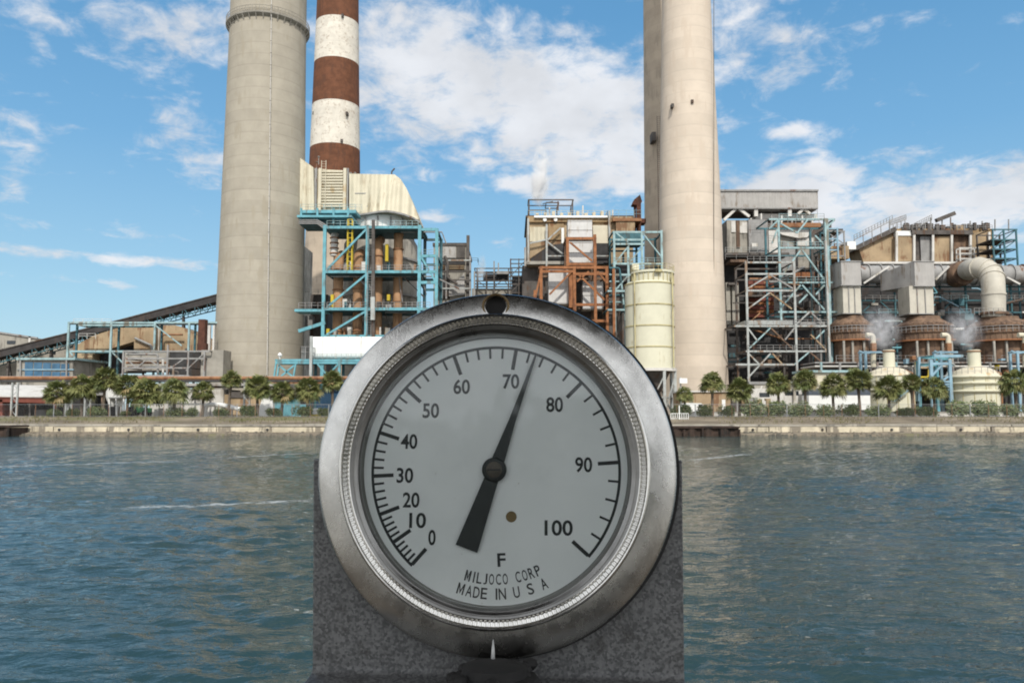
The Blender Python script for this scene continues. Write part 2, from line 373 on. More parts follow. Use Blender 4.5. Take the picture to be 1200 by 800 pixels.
# water: real ripples on a sheet that gets coarser with distance
wm = bpy.data.materials.new('water'); wm.use_nodes = True
t = NT(wm.node_tree); bs = wm.node_tree.nodes['Principled BSDF']
geo = t.n('ShaderNodeNewGeometry').outputs['Position']
murk = t.ramp(t.noise(t.n('ShaderNodeMapping', ins={0: geo, 3: (.35, 1, 1)}).outputs[0], .05, 4, .5), .35, .65)
wc = t.mix(murk, (.017, .040, .044), (.032, .046, .038))
sp = t.n('ShaderNodeSeparateXYZ', ins={0: geo})
foam = None
for (xa, ya, xb, yb, wid) in ((-80, 549, 235, 539, .5), (120, 597, 385, 585, .34), (255, 537, 372, 530, .45), (805, 540, 880, 531, .5)):
    def ground_pt(px, py):
        xc = (px - 600) / F; yc = (400 - py) / F
        dy = math.cos(TH) - yc * math.sin(TH); dz = math.sin(TH) + yc * math.cos(TH); k = -H / dz
        return xc * k, dy * k
    (X0, Y0), (X1, Y1) = ground_pt(xa, ya), ground_pt(xb, yb)
    L = math.hypot(X1 - X0, Y1 - Y0); ux, uy = (X1 - X0) / L, (Y1 - Y0) / L
    rx, ry = t.m('SUBTRACT', sp.outputs[0], X0), t.m('SUBTRACT', sp.outputs[1], Y0)
    al = t.m('ADD', t.m('MULTIPLY', rx, ux), t.m('MULTIPLY', ry, uy)); pe = t.m('SUBTRACT', t.m('MULTIPLY', rx, -uy), t.m('MULTIPLY', ry, -ux))
    wob = t.m('MULTIPLY', t.m('SUBTRACT', t.noise(geo, .35, 3), .5), 1.6)
    d = t.m('ABSOLUTE', t.m('ADD', pe, wob))
    k = t.m('MULTIPLY', t.ramp(d, wid * .4, wid * 1.6, 1, 0), t.m('MULTIPLY', t.ramp(al, 0, L * .2), t.ramp(al, L * .8, L, 1, 0)))
    foam = k if foam is None else t.m('MAXIMUM', foam, k)
foam = t.m('MULTIPLY', foam, t.ramp(t.noise(t.n('ShaderNodeMapping', ins={0: geo, 3: (.8, 1.6, 1)}).outputs[0], 1.9, 5, .75), .42, .60))
wc = t.mix(t.m('MULTIPLY', foam, .42), wc, (.75, .77, .76))
t.t.links.new(wc, bs.inputs['Base Color'])
rr = t.m('ADD', t.m('MULTIPLY', foam, .5), .035); t.t.links.new(rr, bs.inputs['Roughness'])
bs.inputs['IOR'].default_value = 1.333
m1 = t.n('ShaderNodeMapping', ins={0: geo, 2: (0, 0, R(8)), 3: (.55, 1.25, 1)}).outputs[0]
h1 = t.noise(m1, 1.5, 5, .6, .4); h2 = t.noise(m1, 5.0, 3, .55, .2)
gu = t.ramp(t.noise(t.n('ShaderNodeMapping', ins={0: geo, 3: (.5, 1, 1)}).outputs[0], .09, 4, .6), .35, .65, .55, 1.25)
hh = t.m('MULTIPLY', gu, t.m('ADD', t.m('MULTIPLY', h1, .12), t.m('MULTIPLY', h2, .045)))
bn = t.n('ShaderNodeBump', ins={'Strength': 1.0, 'Distance': 1.0, 'Height': hh}); t.t.links.new(bn.outputs[0], bs.inputs['Normal'])
ys = [2.5]
while ys[-1] < 106.2: ys.append(ys[-1] + max(.045, .0052 * ys[-1]))
ys = np.array(ys); NXW = 560
U = np.linspace(-1, 1, NXW)
hw = 14 + .80 * ys
WX = hw[:, None] * U[None, :]; WY = np.repeat(ys[:, None], NXW, 1)
dxs = (2 * hw / NXW)[:, None]; dys = np.gradient(ys)[:, None]
WZ = np.zeros_like(WX); rg = np.random.RandomState(4)
for k in range(110):
    lam = 0.20 * (7.5 ** rg.rand()); a = rg.normal(R(78), R(30)); kx, ky = math.cos(a) * 2 * math.pi / lam, math.sin(a) * 2 * math.pi / lam
    amp = .0056 * lam ** .72; res = np.maximum(np.abs(math.cos(a)) * dxs, np.abs(math.sin(a)) * dys)
    att = np.clip((lam / np.maximum(res, 1e-4) - 2.5) / 3, 0, 1)
    WZ += amp * att * np.sin(kx * WX + ky * WY + rg.rand() * 6.283 + 1.2 * np.sin(WX * .11 + k) + .8 * np.sin(WY * .17 + 2 * k))
gust = .72 + .38 * np.sin(WX * .13 + .4 * np.sin(WY * .21)) * np.sin(WY * .19 + .05 * WX + 1) + .22 * np.sin(WX * .31 + WY * .12)
WZ *= np.clip(gust, .35, 1.4)
nv = len(ys) * NXW
me = bpy.data.meshes.new('water'); me.vertices.add(nv)
me.vertices.foreach_set('co', np.stack([WX, WY, WZ], -1).astype(np.float32).ravel())
I = np.arange(nv).reshape(len(ys), NXW)
q = np.stack([I[:-1, :-1], I[:-1, 1:], I[1:, 1:], I[1:, :-1]], -1).reshape(-1, 4)
me.loops.add(q.size); me.loops.foreach_set('vertex_index', q.ravel().astype(np.int32))
me.polygons.add(len(q)); me.polygons.foreach_set('loop_start', (np.arange(len(q)) * 4).astype(np.int32))
me.polygons.foreach_set('use_smooth', np.ones(len(q), bool)); me.update(calc_edges=True); me.validate()
me.materials.append(wm); wo = bpy.data.objects.new('water', me); COL.objects.link(wo); struct(wo)
struct(MB().box((-4000, -3000, -6), (4000, 104.6, -.22)).build('deep_water', wm))

# near shore under the viewing deck, unseen, added to bounce light at the dial
struct(MB().box((-400, -600, -2), (400, -1.2, 1.55)).build('near_shore', mat('shore_gravel', (.36, .35, .32), .95, var=.15, scale=.8)))
# riprap and grass on the bank
mb = MB()
for _ in range(1500):
    x = rnd.uniform(-95, 95); y = rnd.uniform(104.9, 107.4); z = max(0, .12 + (y - 105.6) * .14); s = rnd.uniform(.10, .26)
    vv = []
    for k in range(6):
        t_ = k * 1.047 + rnd.uniform(-.3, .3); vv.append((x + s * 1.3 * math.cos(t_), y + s * math.sin(t_), z - .1))
    vv += [(x + .6 * (p[0] - x), y + .6 * (p[1] - y), z + s * rnd.uniform(.5, .9)) for p in vv]
    mb.add(vv, [(k, (k + 1) % 6, (k + 1) % 6 + 6, k + 6) for k in range(6)] + [(6, 7, 8, 9, 10, 11)])
tag(mb.build('riprap', 'stone'), 'weathered rubble stones along the water line below the sea wall', 'stones', kind='stuff')
mb = MB()
for _ in range(5200):
    x = rnd.uniform(-90, 90); y = rnd.uniform(109.2, 114.5)
    if rnd.random() > .45 + .5 * math.sin(x * .31) * math.sin(x * .13 + 1): continue
    z = 1.45 + (y - 108.6) * .2 if y < 113.2 else ZG
    for b in range(4):
        a = rnd.uniform(0, 6.28); h = rnd.uniform(.1, .34); l = rnd.uniform(.02, .2); ww = .03
        mb.add([(x - ww * math.sin(a), y + ww * math.cos(a), z - .05), (x + ww * math.sin(a), y - ww * math.cos(a), z - .05), (x + l * math.cos(a), y + l * math.sin(a), z + h)], [(0, 1, 2)])
tag(mb.build('grass', 'grass', fix=False), 'thin dry grass on the bank along the chain link fence', 'grass', kind='stuff')

# sea wall: cast panels with a cap
sw = thing('sea_wall', 'pale stained concrete sea wall running along the far bank', 'wall', (0, 108, 0))
mb = MB(); x = -120.0
while x < 120:
    L = 7.4 + rnd.uniform(-.3, .3); mb.box((x, 107.45 + rnd.uniform(-.05, .05), .25), (x + L - .12, 108.3, 1.12 + rnd.uniform(-.04, .04))); x += L
mb.build('wall_panels', 'seawall', sw)
mb = MB(); x = -120.0
while x < 120:
    L = 11 + rnd.uniform(-2, 2); mb.box((x, 108.0 + rnd.uniform(-.05, .05), 1.18), (x + L - .06, 109.0, 1.46 + rnd.uniform(-.05, .05))); x += L
mb.build('cap', 'concrete_wall', sw)
mb = MB()
for k in range(16): 
    x = -70 + k * 9.3; mb.tube([(x, 107.3, .75), (x, 107.6, .75)], .17, 10)
mb.build('drain_holes', 'black_steel', sw)

# sheet pile bulkheads
def bulkhead(x0, x1, Y, top, label):
    a, b = at(x0, 505, Y).x, at(x1, 505, Y).x
    o = thing('sheet_pile_bulkhead', label, 'bulkhead', ((a + b) / 2, Y, 0)); mb = MB(); n = int((b - a) / .5)
    pts = []
    for k in range(n + 1):
        pts.append((a + (b - a) * k / n, Y + (.0 if (k // 2) % 2 else .35)))
    vs = [(x, y, -1.2) for x, y in pts] + [(x, y, top + .0) for x, y in pts]; m_ = len(pts)
    mb.add(vs, [(k, k + 1, m_ + k + 1, m_ + k) for k in range(m_ - 1)])
    mb.box((a, Y + .36, -1.2), (b, Y + 4, top - .1)); mb.build('sheet_piles', 'sheet_pile', o)
    MB().box((a - .1, Y - .12, top), (b + .1, Y + 4, top + .22)).build('cap', 'sheet_pile', o)
    mb = MB()
    for k in range(n // 4 + 1): mb.tube([(a + k * (b - a) / (n // 4 + .001), Y - .22, -1), (a + k * (b - a) / (n // 4 + .001), Y - .22, top + rnd.uniform(-.3, .1))], .13, 8).build('fender_pile', 'sheet_pile', o); mb = MB()
    return o
bulkhead(780, 866, 103.2, 1.05, 'dark rusty sheet pile bulkhead standing in the water right of the dial')
bulkhead(-40, 11, 103.0, 1.15, 'dark sheet pile dock corner cut by the left edge of the view')

# chain link fence
fn = thing('chain_link_fence', 'galvanised chain link fence along the top of the bank', 'fence', (0, 113.4, ZG))
YF = 113.4
for k in range(-33, 34):
    MB().tube([(k * 2.6, YF, ZG - .2), (k * 2.6, YF, ZG + 1.8)], .035 if k % 5 else .07, 6).build('post', 'galv' if k % 5 == 0 else 'rust_pipe', fn, smooth=True)
for zz, r_ in ((ZG + 1.77, .025), (ZG + .1, .02)): MB().tube([(-88, YF - .05, zz), (88, YF - .05, zz)], r_, 6).build('rail', 'galv', fn, smooth=True)
mb = MB(); n = 900
for k in range(n):
    x = -88 + k * 176 / n
    for s in (-1, 1): mb.beam((x, YF - .06 + s * .006, ZG + .1), (x + s * 1.7, YF - .06 + s * .006, ZG + 1.75), .004)
mb.build('wire_mesh', 'galv', fn, fix=False)
# ------------------------------------------------------------------ viewing pavilion (mostly out of frame, shades the dial)
DK = 1.85
pv = thing('viewing_pavilion', 'roofed timber viewing deck that holds the thermometer in its shade', 'pavilion', (0, -1.5, DK))
mb = MB()
for k in range(46): mb.box((-4.0, -6 + k * .145, DK - .04), (4.0, -6 + k * .145 + .138, DK))
mb.build('deck', 'soffit', pv)
MB().box((-1.4, -1.85, H + 1.5), (1.4, 1.05, H + 1.65)).build('roof', 'soffit', pv)
MB().box((-.62, -.86, DK), (.55, -.78, H - .36)).build('parapet', 'dark_steel', pv)  # added unseen dark panel, darkens the reflection in the lower flange
for x in (-1.3, 1.3):
    for y in (-1.75,): MB().box((x - .06, y - .06, -1), (x + .06, y + .06, H + 1.5)).build('post', 'timber', pv)
for zz in (DK + .35, DK + .75): MB().box((-1.7, .33, zz), (1.7, .40, zz + .13)).build('rail', 'timber', pv)

# ------------------------------------------------------------------ the dial thermometer on its bracket
GY = .37; S = GY / F
GTILT, GYAW = R(-3.5), R(-3.5)
BX, BZ = -1.0, 3.0                 # the bezel sits slightly off the centre of the flange
gc = at(580.5, 551, GY)
rotm = Matrix.Rotation(GYAW, 3, 'Z') @ Matrix.Rotation(GTILT, 3, 'X')
gbase = gc - rotm @ Vector((0, 0, 238 * S))
GA = thing('dial_thermometer', 'round steel dial thermometer on a grey bracket, black needle between 70 and 80', 'thermometer', gbase, rot=(GTILT, 0, GYAW))
CZ = 238 * S
def gp(x, z, h=0.0): return (x * S, -h * S, CZ + z * S)
KH, KR = .74, 1.008                  # the bezel is shallow
def glathe(prof, seg=160, cap=False, off=(0, 0)): return MB().lathe([(r * S, h * S) for r, h in prof], gp(*off), seg, axis='Y', cap=cap)
# materials of the instrument
def metal_mat(name, col, rough, scratch=.5, aniso=0.0, spots=.25):
    m = bpy.data.materials.new(name); m.use_nodes = True
    t = NT(m.node_tree); bs = m.node_tree.nodes['Principled BSDF']
    co = t.n('ShaderNodeTexCoord').outputs['Object']
    c = t.mix(t.ramp(t.noise(co, 55, 7, .65), .35, .7), col, tuple(x * .78 for x in col))
    sp_ = t.ramp(t.noise(co, 330, 4, .7), .66, .74, 0, spots)
    c = t.mix(sp_, c, (.10, .085, .06))
    t.t.links.new(c, bs.inputs['Base Color']); bs.inputs['Metallic'].default_value = 1.0
    r = t.m('ADD', t.ramp(t.noise(co, 90, 6, .7), .3, .75, rough * .8, rough * 1.35), t.m('MULTIPLY', sp_, .4))
    t.t.links.new(r, bs.inputs['Roughness'])
    b = t.m('MULTIPLY', t.noise(t.n('ShaderNodeMapping', ins={0: co, 3: (1, 1, .25)}).outputs[0], 900, 4, .7), .00003 * scratch)
    bn = t.n('ShaderNodeBump', ins={'Strength': 1, 'Distance': 1, 'Height': b}); t.t.links.new(bn.outputs[0], bs.inputs['Normal'])
    return m
M['stainless'] = metal_mat('stainless', (.62, .605, .565), .25, scratch=2.5)
M['stainless_bright'] = metal_mat('stainless_bright', (.70, .68, .63), .20, spots=.1)
M['ring_dark'] = metal_mat('ring_dark', (.26, .255, .24), .32, spots=.1)
m = bpy.data.materials.new('galvanised_plate'); m.use_nodes = True; M['galv_plate'] = m
t = NT(m.node_tree); bs = m.node_tree.nodes['Principled BSDF']; co = t.n('ShaderNodeTexCoord').outputs['Object']
vo = t.n('ShaderNodeTexVoronoi', ins={'Vector': co, 'Scale': 900.0}); 
vv = t.m('ADD', t.m('MULTIPLY', t.n('ShaderNodeSeparateXYZ', ins={0: vo.outputs['Color']}).outputs[0], .45), t.m('MULTIPLY', t.noise(co, 130, 6, .7), .55))
c = t.mix(t.ramp(vv, .25, .75), (.095, .096, .095), (.22, .22, .215))
c = t.mix(t.ramp(t.noise(co, 38, 6, .7), .56, .70, 0, .6), c, (.05, .046, .04))
t.t.links.new(c, bs.inputs['Base Color']); bs.inputs['Roughness'].default_value = .6; bs.inputs['Metallic'].default_value = .3
bn = t.n('ShaderNodeBump', ins={'Strength': .5, 'Distance': .0006, 'Height': t.noise(co, 500, 4, .6)}); t.t.links.new(bn.outputs[0], bs.inputs['Normal'])
m = bpy.data.materials.new('dial_white'); m.use_nodes = True; M['dial_white'] = m
t = NT(m.node_tree); bs = m.node_tree.nodes['Principled BSDF']; co = t.n('ShaderNodeTexCoord').outputs['Object']
c = t.mix(t.ramp(t.noise(co, 40, 5, .6), .3, .7), (.82, .825, .81), (.87, .87, .855))
c = t.mix(t.ramp(t.noise(co, 210, 3, .6), .73, .78, 0, .5), c, (.35, .30, .24))
t.t.links.new(c, bs.inputs['Base Color']); bs.inputs['Roughness'].default_value = .55
def plain(name, col, rough, metal=0.0):
    m = bpy.data.materials.new(name); m.use_nodes = True; b = m.node_tree.nodes['Principled BSDF']
    t = NT(m.node_tree); co = t.n('ShaderNodeTexCoord').outputs['Object']
    c = t.mix(t.ramp(t.noise(co, 120, 5, .6), .3, .7), tuple(x * .8 for x in col), tuple(x * 1.2 for x in col)); t.t.links.new(c, b.inputs['Base Color'])
    b.inputs['Roughness'].default_value = rough; b.inputs['Metallic'].default_value = metal; M[name] = m
plain('ink', (.008, .009, .010), .5); plain('needle_black', (.010, .013, .013), .45); plain('screw_steel', (.10, .085, .07), .5, .6)
plain('brass_dark', (.16, .11, .05), .5, .6); plain('gasket', (.018, .017, .016), .8); plain('bright_pin', (.50, .50, .49), .35, 1.0)
m = bpy.data.materials.new('clear_glass'); m.use_nodes = True; M['clear_glass'] = m
t = NT(m.node_tree); m.node_tree.nodes.remove(m.node_tree.nodes['Principled BSDF'])
fr = t.n('ShaderNodeFresnel', ins={'IOR': 1.36}).outputs[0]
co = t.n('ShaderNodeTexCoord').outputs['Object']
dust = t.m('ADD', t.ramp(t.noise(co, 60, 6, .7), .45, .75, .003, .016), t.ramp(t.noise(co, 700, 3, .6), .70, .76, 0, .10))
mx = t.n('ShaderNodeMixShader', ins={0: fr, 1: t.n('ShaderNodeBsdfTransparent', ins={0: (.97, .985, .98, 1)}).outputs[0],
                                     2: t.n('ShaderNodeBsdfGlossy', ins={'Roughness': .04}).outputs[0]})
dm = t.n('ShaderNodeMixShader', ins={0: dust, 1: mx.outputs[0], 2: t.n('ShaderNodeBsdfDiffuse', ins={0: (.55, .53, .48, 1)}).outputs[0]})
t.t.links.new(dm.outputs[0], m.node_tree.nodes['Material Output'].inputs[0])

# bracket: upright plate, bend, foot (side outline extruded across)
X0b, X1b = -216, 215
def bracket_mesh():
    prof_ = [(-4, 12)]                                   # (h toward viewer, z) on the front face, from the top down
    prof_ += [(-4, -228)] + [(-4 + 8 * (1 - math.cos(a)), -228 - 8 * math.sin(a)) for a in (R(22), R(45), R(68), R(90))] + [(150, -236)]
    back = [(150, -243), (10, -243)] + [(10 - 21 * math.sin(a), -222 - 21 * math.cos(a)) for a in (R(22), R(45), R(68), R(90))] + [(-11, 12)]
    pr = prof_ + back; n = len(pr); mb = MB()
    ct, st = math.cos(R(6.5)), math.sin(R(6.5))         # the plate stands more upright than the dial leans
    rot = lambda x, z, h: gp(x, z * ct - (h + 4) * st, (h + 4) * ct + z * st - 4 - max(0, z) * .0)
    mb.add([rot(X0b, z, h) for h, z in pr] + [rot(X1b, z, h) for h, z in pr],
           [tuple(range(n)), tuple(range(n, 2 * n))[::-1]] + [(i, (i + 1) % n, (i + 1) % n + n, i + n) for i in range(n)])
    return mb
br = bracket_mesh().build('bracket', 'galv_plate', GA, smooth=True)
bv = br.modifiers.new('edge', 'BEVEL'); bv.width = .0005; bv.segments = 2; bv.limit_method = 'ANGLE'
# flange ring with a mounting hole at the top
fl = glathe([(166, 0), (166, 14.5), (171, 14.8), (190, 11.6), (203, 8.4), (206.2, 6.8), (207.4, 4.8), (207.6, 2.2), (206.8, 0), (166, 0)], 200)
flo = fl.build('flange', 'stainless', GA, smooth=True)
cut = MB().lathe([(12.5 * S, -30 * S), (12.5 * S, 40 * S)], (gp(0, 192)[0], 0, gp(0, 192)[2]), 40, axis='Y').build('cutter', 'ink', GA)
bo = flo.modifiers.new('hole', 'BOOLEAN'); bo.object = cut; bo.operation = 'DIFFERENCE'; bo.solver = 'EXACT'
bpy.context.view_layer.update()
nm = bpy.data.meshes.new_from_object(flo.evaluated_get(bpy.context.evaluated_depsgraph_get()))
flo.modifiers.clear(); flo.data = nm; bpy.data.objects.remove(cut, do_unlink=True)
# rolled rim of the mounting hole, stained
MB().tube([(gp(0, 192)[0] + 15 * S * math.cos(a), gp(0, 192, 11.2)[1], gp(0, 192)[2] + 13.5 * S * math.sin(a)) for a in np.linspace(0, 2 * math.pi, 41)], 1.5 * S, 8, cap=False).build('hole_rim', 'brass_dark', flo, smooth=True)
MB().lathe([(208.5 * S, -3.5 * S), (208.8 * S, -.4 * S), (160 * S, -.4 * S)], gp(2.6, -.4), 160, axis='Y', cap=False).build('gasket', 'gasket', GA, smooth=True)
MB().lathe([(150 * S, -46 * S), (160 * S, -40 * S), (164 * S, -1 * S), (164 * S, 1 * S)], gp(0, 0), 96, axis='Y').build('case', 'gasket', GA, smooth=True)
# bezel
bz = glathe([(r_ * KR, h_ * KH) for r_, h_ in [(176.2, 9), (176.2, 30), (175.6, 33.5), (174.4, 35.4), (173.2, 35.8), (172.0, 35), (171.4, 33.2), (170.8, 32.0), (166.4, 30.2), (165.6, 28.6), (164.6, 28.9), (163.8, 28.2)]], 220, off=(BX, BZ))
bzo = bz.build('bezel', 'stainless_bright', GA, smooth=True)
kn = MB(); NK = 214
for k in range(NK):
    a = 2 * math.pi * k / NK; da = 2 * math.pi / NK * .30
    vs_ = []
    for r_, h_ in ((170.9, 31.4), (170.4, 36.0), (166.6, 34.4), (166.0, 29.6)):
        for s in (-1, 1):
            ww = da * s * (1 if h_ in (31.4, 29.6) else .55)
            vs_.append(gp(BX + KR * r_ * math.cos(a + ww), BZ + KR * r_ * math.sin(a + ww), h_ * KH))
    kn.add(vs_, [(0, 1, 3, 2), (2, 3, 5, 4), (4, 5, 7, 6), (0, 2, 4, 6), (1, 3, 5, 7)])
kn.build('knurled_ring', 'stainless_bright', bzo)
glathe([(r_ * KR, max(4.2, h_ * KH)) for r_, h_ in [(163.9, 28.2), (160.5, 26.6), (159.6, 27.2), (158.4, 26.8), (157.4, 25.2), (155.0, 24.0), (154.4, 21), (153.0, 14), (152.2, 8), (151.4, 5)]], 200, off=(BX * .7, BZ * .7)).build('inner_ring', 'ring_dark', bzo, smooth=True)
MB().lathe([(153.6 * S, 14.5 * S), (153.6 * S, 15.6 * S)], gp(BX, BZ), 160, axis='Y').build('glass', 'clear_glass', GA)
# dial
dial = MB().lathe([(154 * S, 1 * S), (154 * S, 4 * S)], gp(0, 0), 160, axis='Y').build('dial', 'dial_white', GA)
HD = 4.4
majors = [228.4, 215, 200.8, 182.8, 162.3, 138.2, 110.4, 80.3, 45.3, 4.0, -41.6]
def ang(T):
    i = min(9, int(T // 10)); u = T / 10 - i
    a = lambda j: majors[j] if 0 <= j <= 10 else (2 * majors[0] - majors[1] if j < 0 else 2 * majors[10] - majors[9])
    p0, p1, p2, p3 = a(i - 1), a(i), a(i + 1), a(i + 2)
    return .5 * (2 * p1 + (p2 - p0) * u + (2 * p0 - 5 * p1 + 4 * p2 - p3) * u * u + (3 * p1 - p0 - 3 * p2 + p3) * u ** 3)
mk = MB()
def strip(r0, r1, a, wdt):
    ca, sa = math.cos(R(a)), math.sin(R(a)); hw_ = wdt / 2
    P = [gp(r0 * ca - hw_ * sa, r0 * sa + hw_ * ca, HD), gp(r0 * ca + hw_ * sa, r0 * sa - hw_ * ca, HD), gp(r1 * ca + hw_ * sa, r1 * sa - hw_ * ca, HD), gp(r1 * ca - hw_ * sa, r1 * sa + hw_ * ca, HD)]
    mk.add(P, [(0, 1, 2, 3)])
aa = np.linspace(majors[0] + .4, majors[10] - .4, 240)
vs_ = []
for a in aa:
    for r_ in (141.4, 144.6): vs_.append(gp(r_ * math.cos(R(a)), r_ * math.sin(R(a)), HD + .05))
mk.add(vs_, [(2 * k, 2 * k + 1, 2 * k + 3, 2 * k + 2) for k in range(len(aa) - 1)])
for T in range(0, 101, 2):
    big = T % 10 == 0
    strip(118.5 if big else (130.0 if T > 10 else 131), 142, ang(T), 4.3 if big else 2.6)
mk.build('scale_marks', 'ink', dial, fix=False)
def text_mesh(body_, cx, cz, hgt, wid, rot=0.0, bold=.02):
    cu = bpy.data.curves.new('t', 'FONT'); cu.body = body_; cu.align_x = 'CENTER'; cu.size = 1.0; cu.offset = bold; cu.resolution_u = 4
    ob = bpy.data.objects.new('t', cu); COL.objects.link(ob); bpy.context.view_layer.update()
    me_ = bpy.data.meshes.new_from_object(ob.evaluated_get(bpy.context.evaluated_depsgraph_get()))
    bpy.data.objects.remove(ob, do_unlink=True)
    co_ = [v.co.copy() for v in me_.vertices]
    y0, y1 = min(c.y for c in co_), max(c.y for c in co_); x0, x1 = min(c.x for c in co_), max(c.x for c in co_)
    sy = hgt / (y1 - y0); sx = (wid / (x1 - x0)) if wid else sy * .8
    out = []
    for c in co_:
        u, v = (c.x - (x0 + x1) / 2) * sx, (c.y - (y0 + y1) / 2) * sy
        out.append(gp(cx + u * math.cos(rot) - v * math.sin(rot), cz + u * math.sin(rot) + v * math.cos(rot), HD + .1))
    mb = MB(); mb.add(out, [tuple(p.vertices) for p in me_.polygons]); return mb
cxd, cyd = 583, 553
for s_, px, py in (('0', 511, 629), ('10', 494, 610), ('20', 486, 587), ('30', 478, 559), ('40', 482, 520), ('50', 507, 484), ('60', 543, 456), ('70', 601, 450), ('80', 652, 477), ('90', 685, 546), ('100', 656, 617)):
    text_mesh(s_, px - cxd, cyd - py, 17.5, {1: 8.5, 2: 19.5, 3: 32}[len(s_)], bold=.021).build('numeral', 'ink', dial, fix=False)
text_mesh('F', 591 - cxd, cyd - 653, 15, 9.5, R(3), bold=.021).build('lettering', 'ink', dial, fix=False)
def arc_text(s_, px0, px1, rad, hgt, cw, bold):
    mb = MB(); n = len(s_); a0 = math.asin((px0 - cxd) / rad); a1 = math.asin((px1 - cxd) / rad)
    wts = [{'I': .55, 'J': .8, 'M': 1.3, ' ': .9}.get(ch, 1.0) for ch in s_]; tot = sum(wts) - .5 * (wts[0] + wts[-1]); pos = 0; prev = None
    for ch, wt in zip(s_, wts):
        if prev is not None: pos += .5 * (prev + wt)
        prev = wt
        if ch == ' ': continue
        a = a0 + (a1 - a0) * pos / tot
        if ch == 'M':                                   # drawn in strokes: two uprights and a vee
            W_, H_, tk = cw * .56, hgt / 2, 1.7; cx_, cz_ = rad * math.sin(a), -rad * math.cos(a); hh_ = HD + .1
            for q4 in ([(-W_, -H_), (-W_ + tk, -H_), (-W_ + tk, H_), (-W_, H_)], [(W_ - tk, -H_), (W_, -H_), (W_, H_), (W_ - tk, H_)],
                       [(-W_ + tk, H_), (-W_ + tk, H_ - 4.2), (0, -H_ + .6), (0, -H_ + 4.8)], [(W_ - tk, H_ - 4.2), (W_ - tk, H_), (0, -H_ + 4.8), (0, -H_ + .6)]):
                mb.add([gp(cx_ + u * math.cos(a) - v * math.sin(a), cz_ + u * math.sin(a) + v * math.cos(a), hh_) for u, v in q4], [(0, 1, 2, 3)])
            continue
        mm = text_mesh(ch, rad * math.sin(a), -rad * math.cos(a), hgt, cw * {'I': .28, 'M': 1.6, 'N': 1.15, 'J': .75}.get(ch, 1.0), a, bold)
        mb.add(mm.v, mm.f)
    return mb.build('lettering', 'ink', dial, fix=False)
arc_text('MILJOCO CORP', 553, 632, 121.5, 12.0, 5.8, .010)
arc_text('MADE IN U S A', 545, 639, 137.5, 12.4, 7.2, .012)
MB().lathe([(6.2 * S, 0), (6.2 * S, .6 * S)], gp(602 - cxd, cyd - 605, HD - .2), 24, axis='Y').build('vent_hole', 'brass_dark', dial)
# needle
nd_a = math.atan2(551 - 419, 629 - 582); u_ = Vector((math.cos(nd_a), math.sin(nd_a))); p_ = Vector((-u_.y, u_.x))
outl = [(141, 1.1), (60, 4.0), (14, 7.4), (0, 8.0), (-14, 8.4), (-94, 13.2)]
L_ = [u_ * a + p_ * b for a, b in outl]; Rr = [u_ * a - p_ * b for a, b in outl][::-1]
op = [(v.x, v.y + 1) for v in L_ + Rr]; n = len(op)
nb = MB(); nb.add([gp(x, z, 8.2) for x, z in op] + [gp(x, z, 9.8) for x, z in op], [tuple(range(n)), tuple(range(n, 2 * n))[::-1]] + [(i, (i + 1) % n, (i + 1) % n + n, i + n) for i in range(n)])
ndl = nb.build('needle', 'needle_black', GA)
MB().lathe([(14 * S, 4.3 * S), (14 * S, 11.5 * S), (12.6 * S, 12.6 * S), (9.6 * S, 12.8 * S)], gp(-.5, 1), 48, axis='Y').build('hub', 'needle_black', ndl, smooth=True)
MB().box(gp(-8.2, .2, 14.1), gp(7.2, 1.9, 13.4)).build('screw_slot', 'ink', ndl)
sc_ = MB().lathe([(9.4 * S, 11.6 * S), (9.2 * S, 13.0 * S), (8.0 * S, 13.6 * S)], gp(-.5, 1), 40, axis='Y').build('screw', 'screw_steel', ndl, smooth=True)
# pointed pin and the black gland under the case
MB().lathe([(2.7 * S, -208 * S), (2.6 * S, -204 * S), (1.9 * S, -192 * S), (.5 * S, -182 * S)], gp(1, 0, 26), 16).build('pin', 'bright_pin', GA, smooth=True)
gl = MB()
gl.lathe([(50 * S, -236 * S), (51 * S, -222 * S), (47 * S, -216 * S), (36 * S, -214 * S), (34 * S, -205 * S), (22 * S, -202 * S)], gp(4, 0, 44), 14)
for k in range(34):
    a = rnd.uniform(0, 6.28); r_ = rnd.uniform(14, 46); c_ = gp(4 + r_ * math.cos(a), rnd.uniform(-226, -206), 44 + r_ * math.sin(a)); q_ = rnd.uniform(5, 11) * S
    gl.lathe([(q_ * .5, -q_ * .7), (q_, -q_ * .1), (q_ * .8, q_ * .4), (q_ * .2, q_ * .7)], c_, 9)
gl.build('gland', 'gasket', GA, smooth=True)
# post the foot is screwed to
po = thing('rail_post', 'square timber post that carries the bracket foot under the dial', 'post', (gbase.x, GY, DK))
MB().box((gbase.x - .06, GY - .10, DK), (gbase.x + .06, GY + .045 - .02, gbase.z - .0165)).build('post_shaft', 'timber', po)

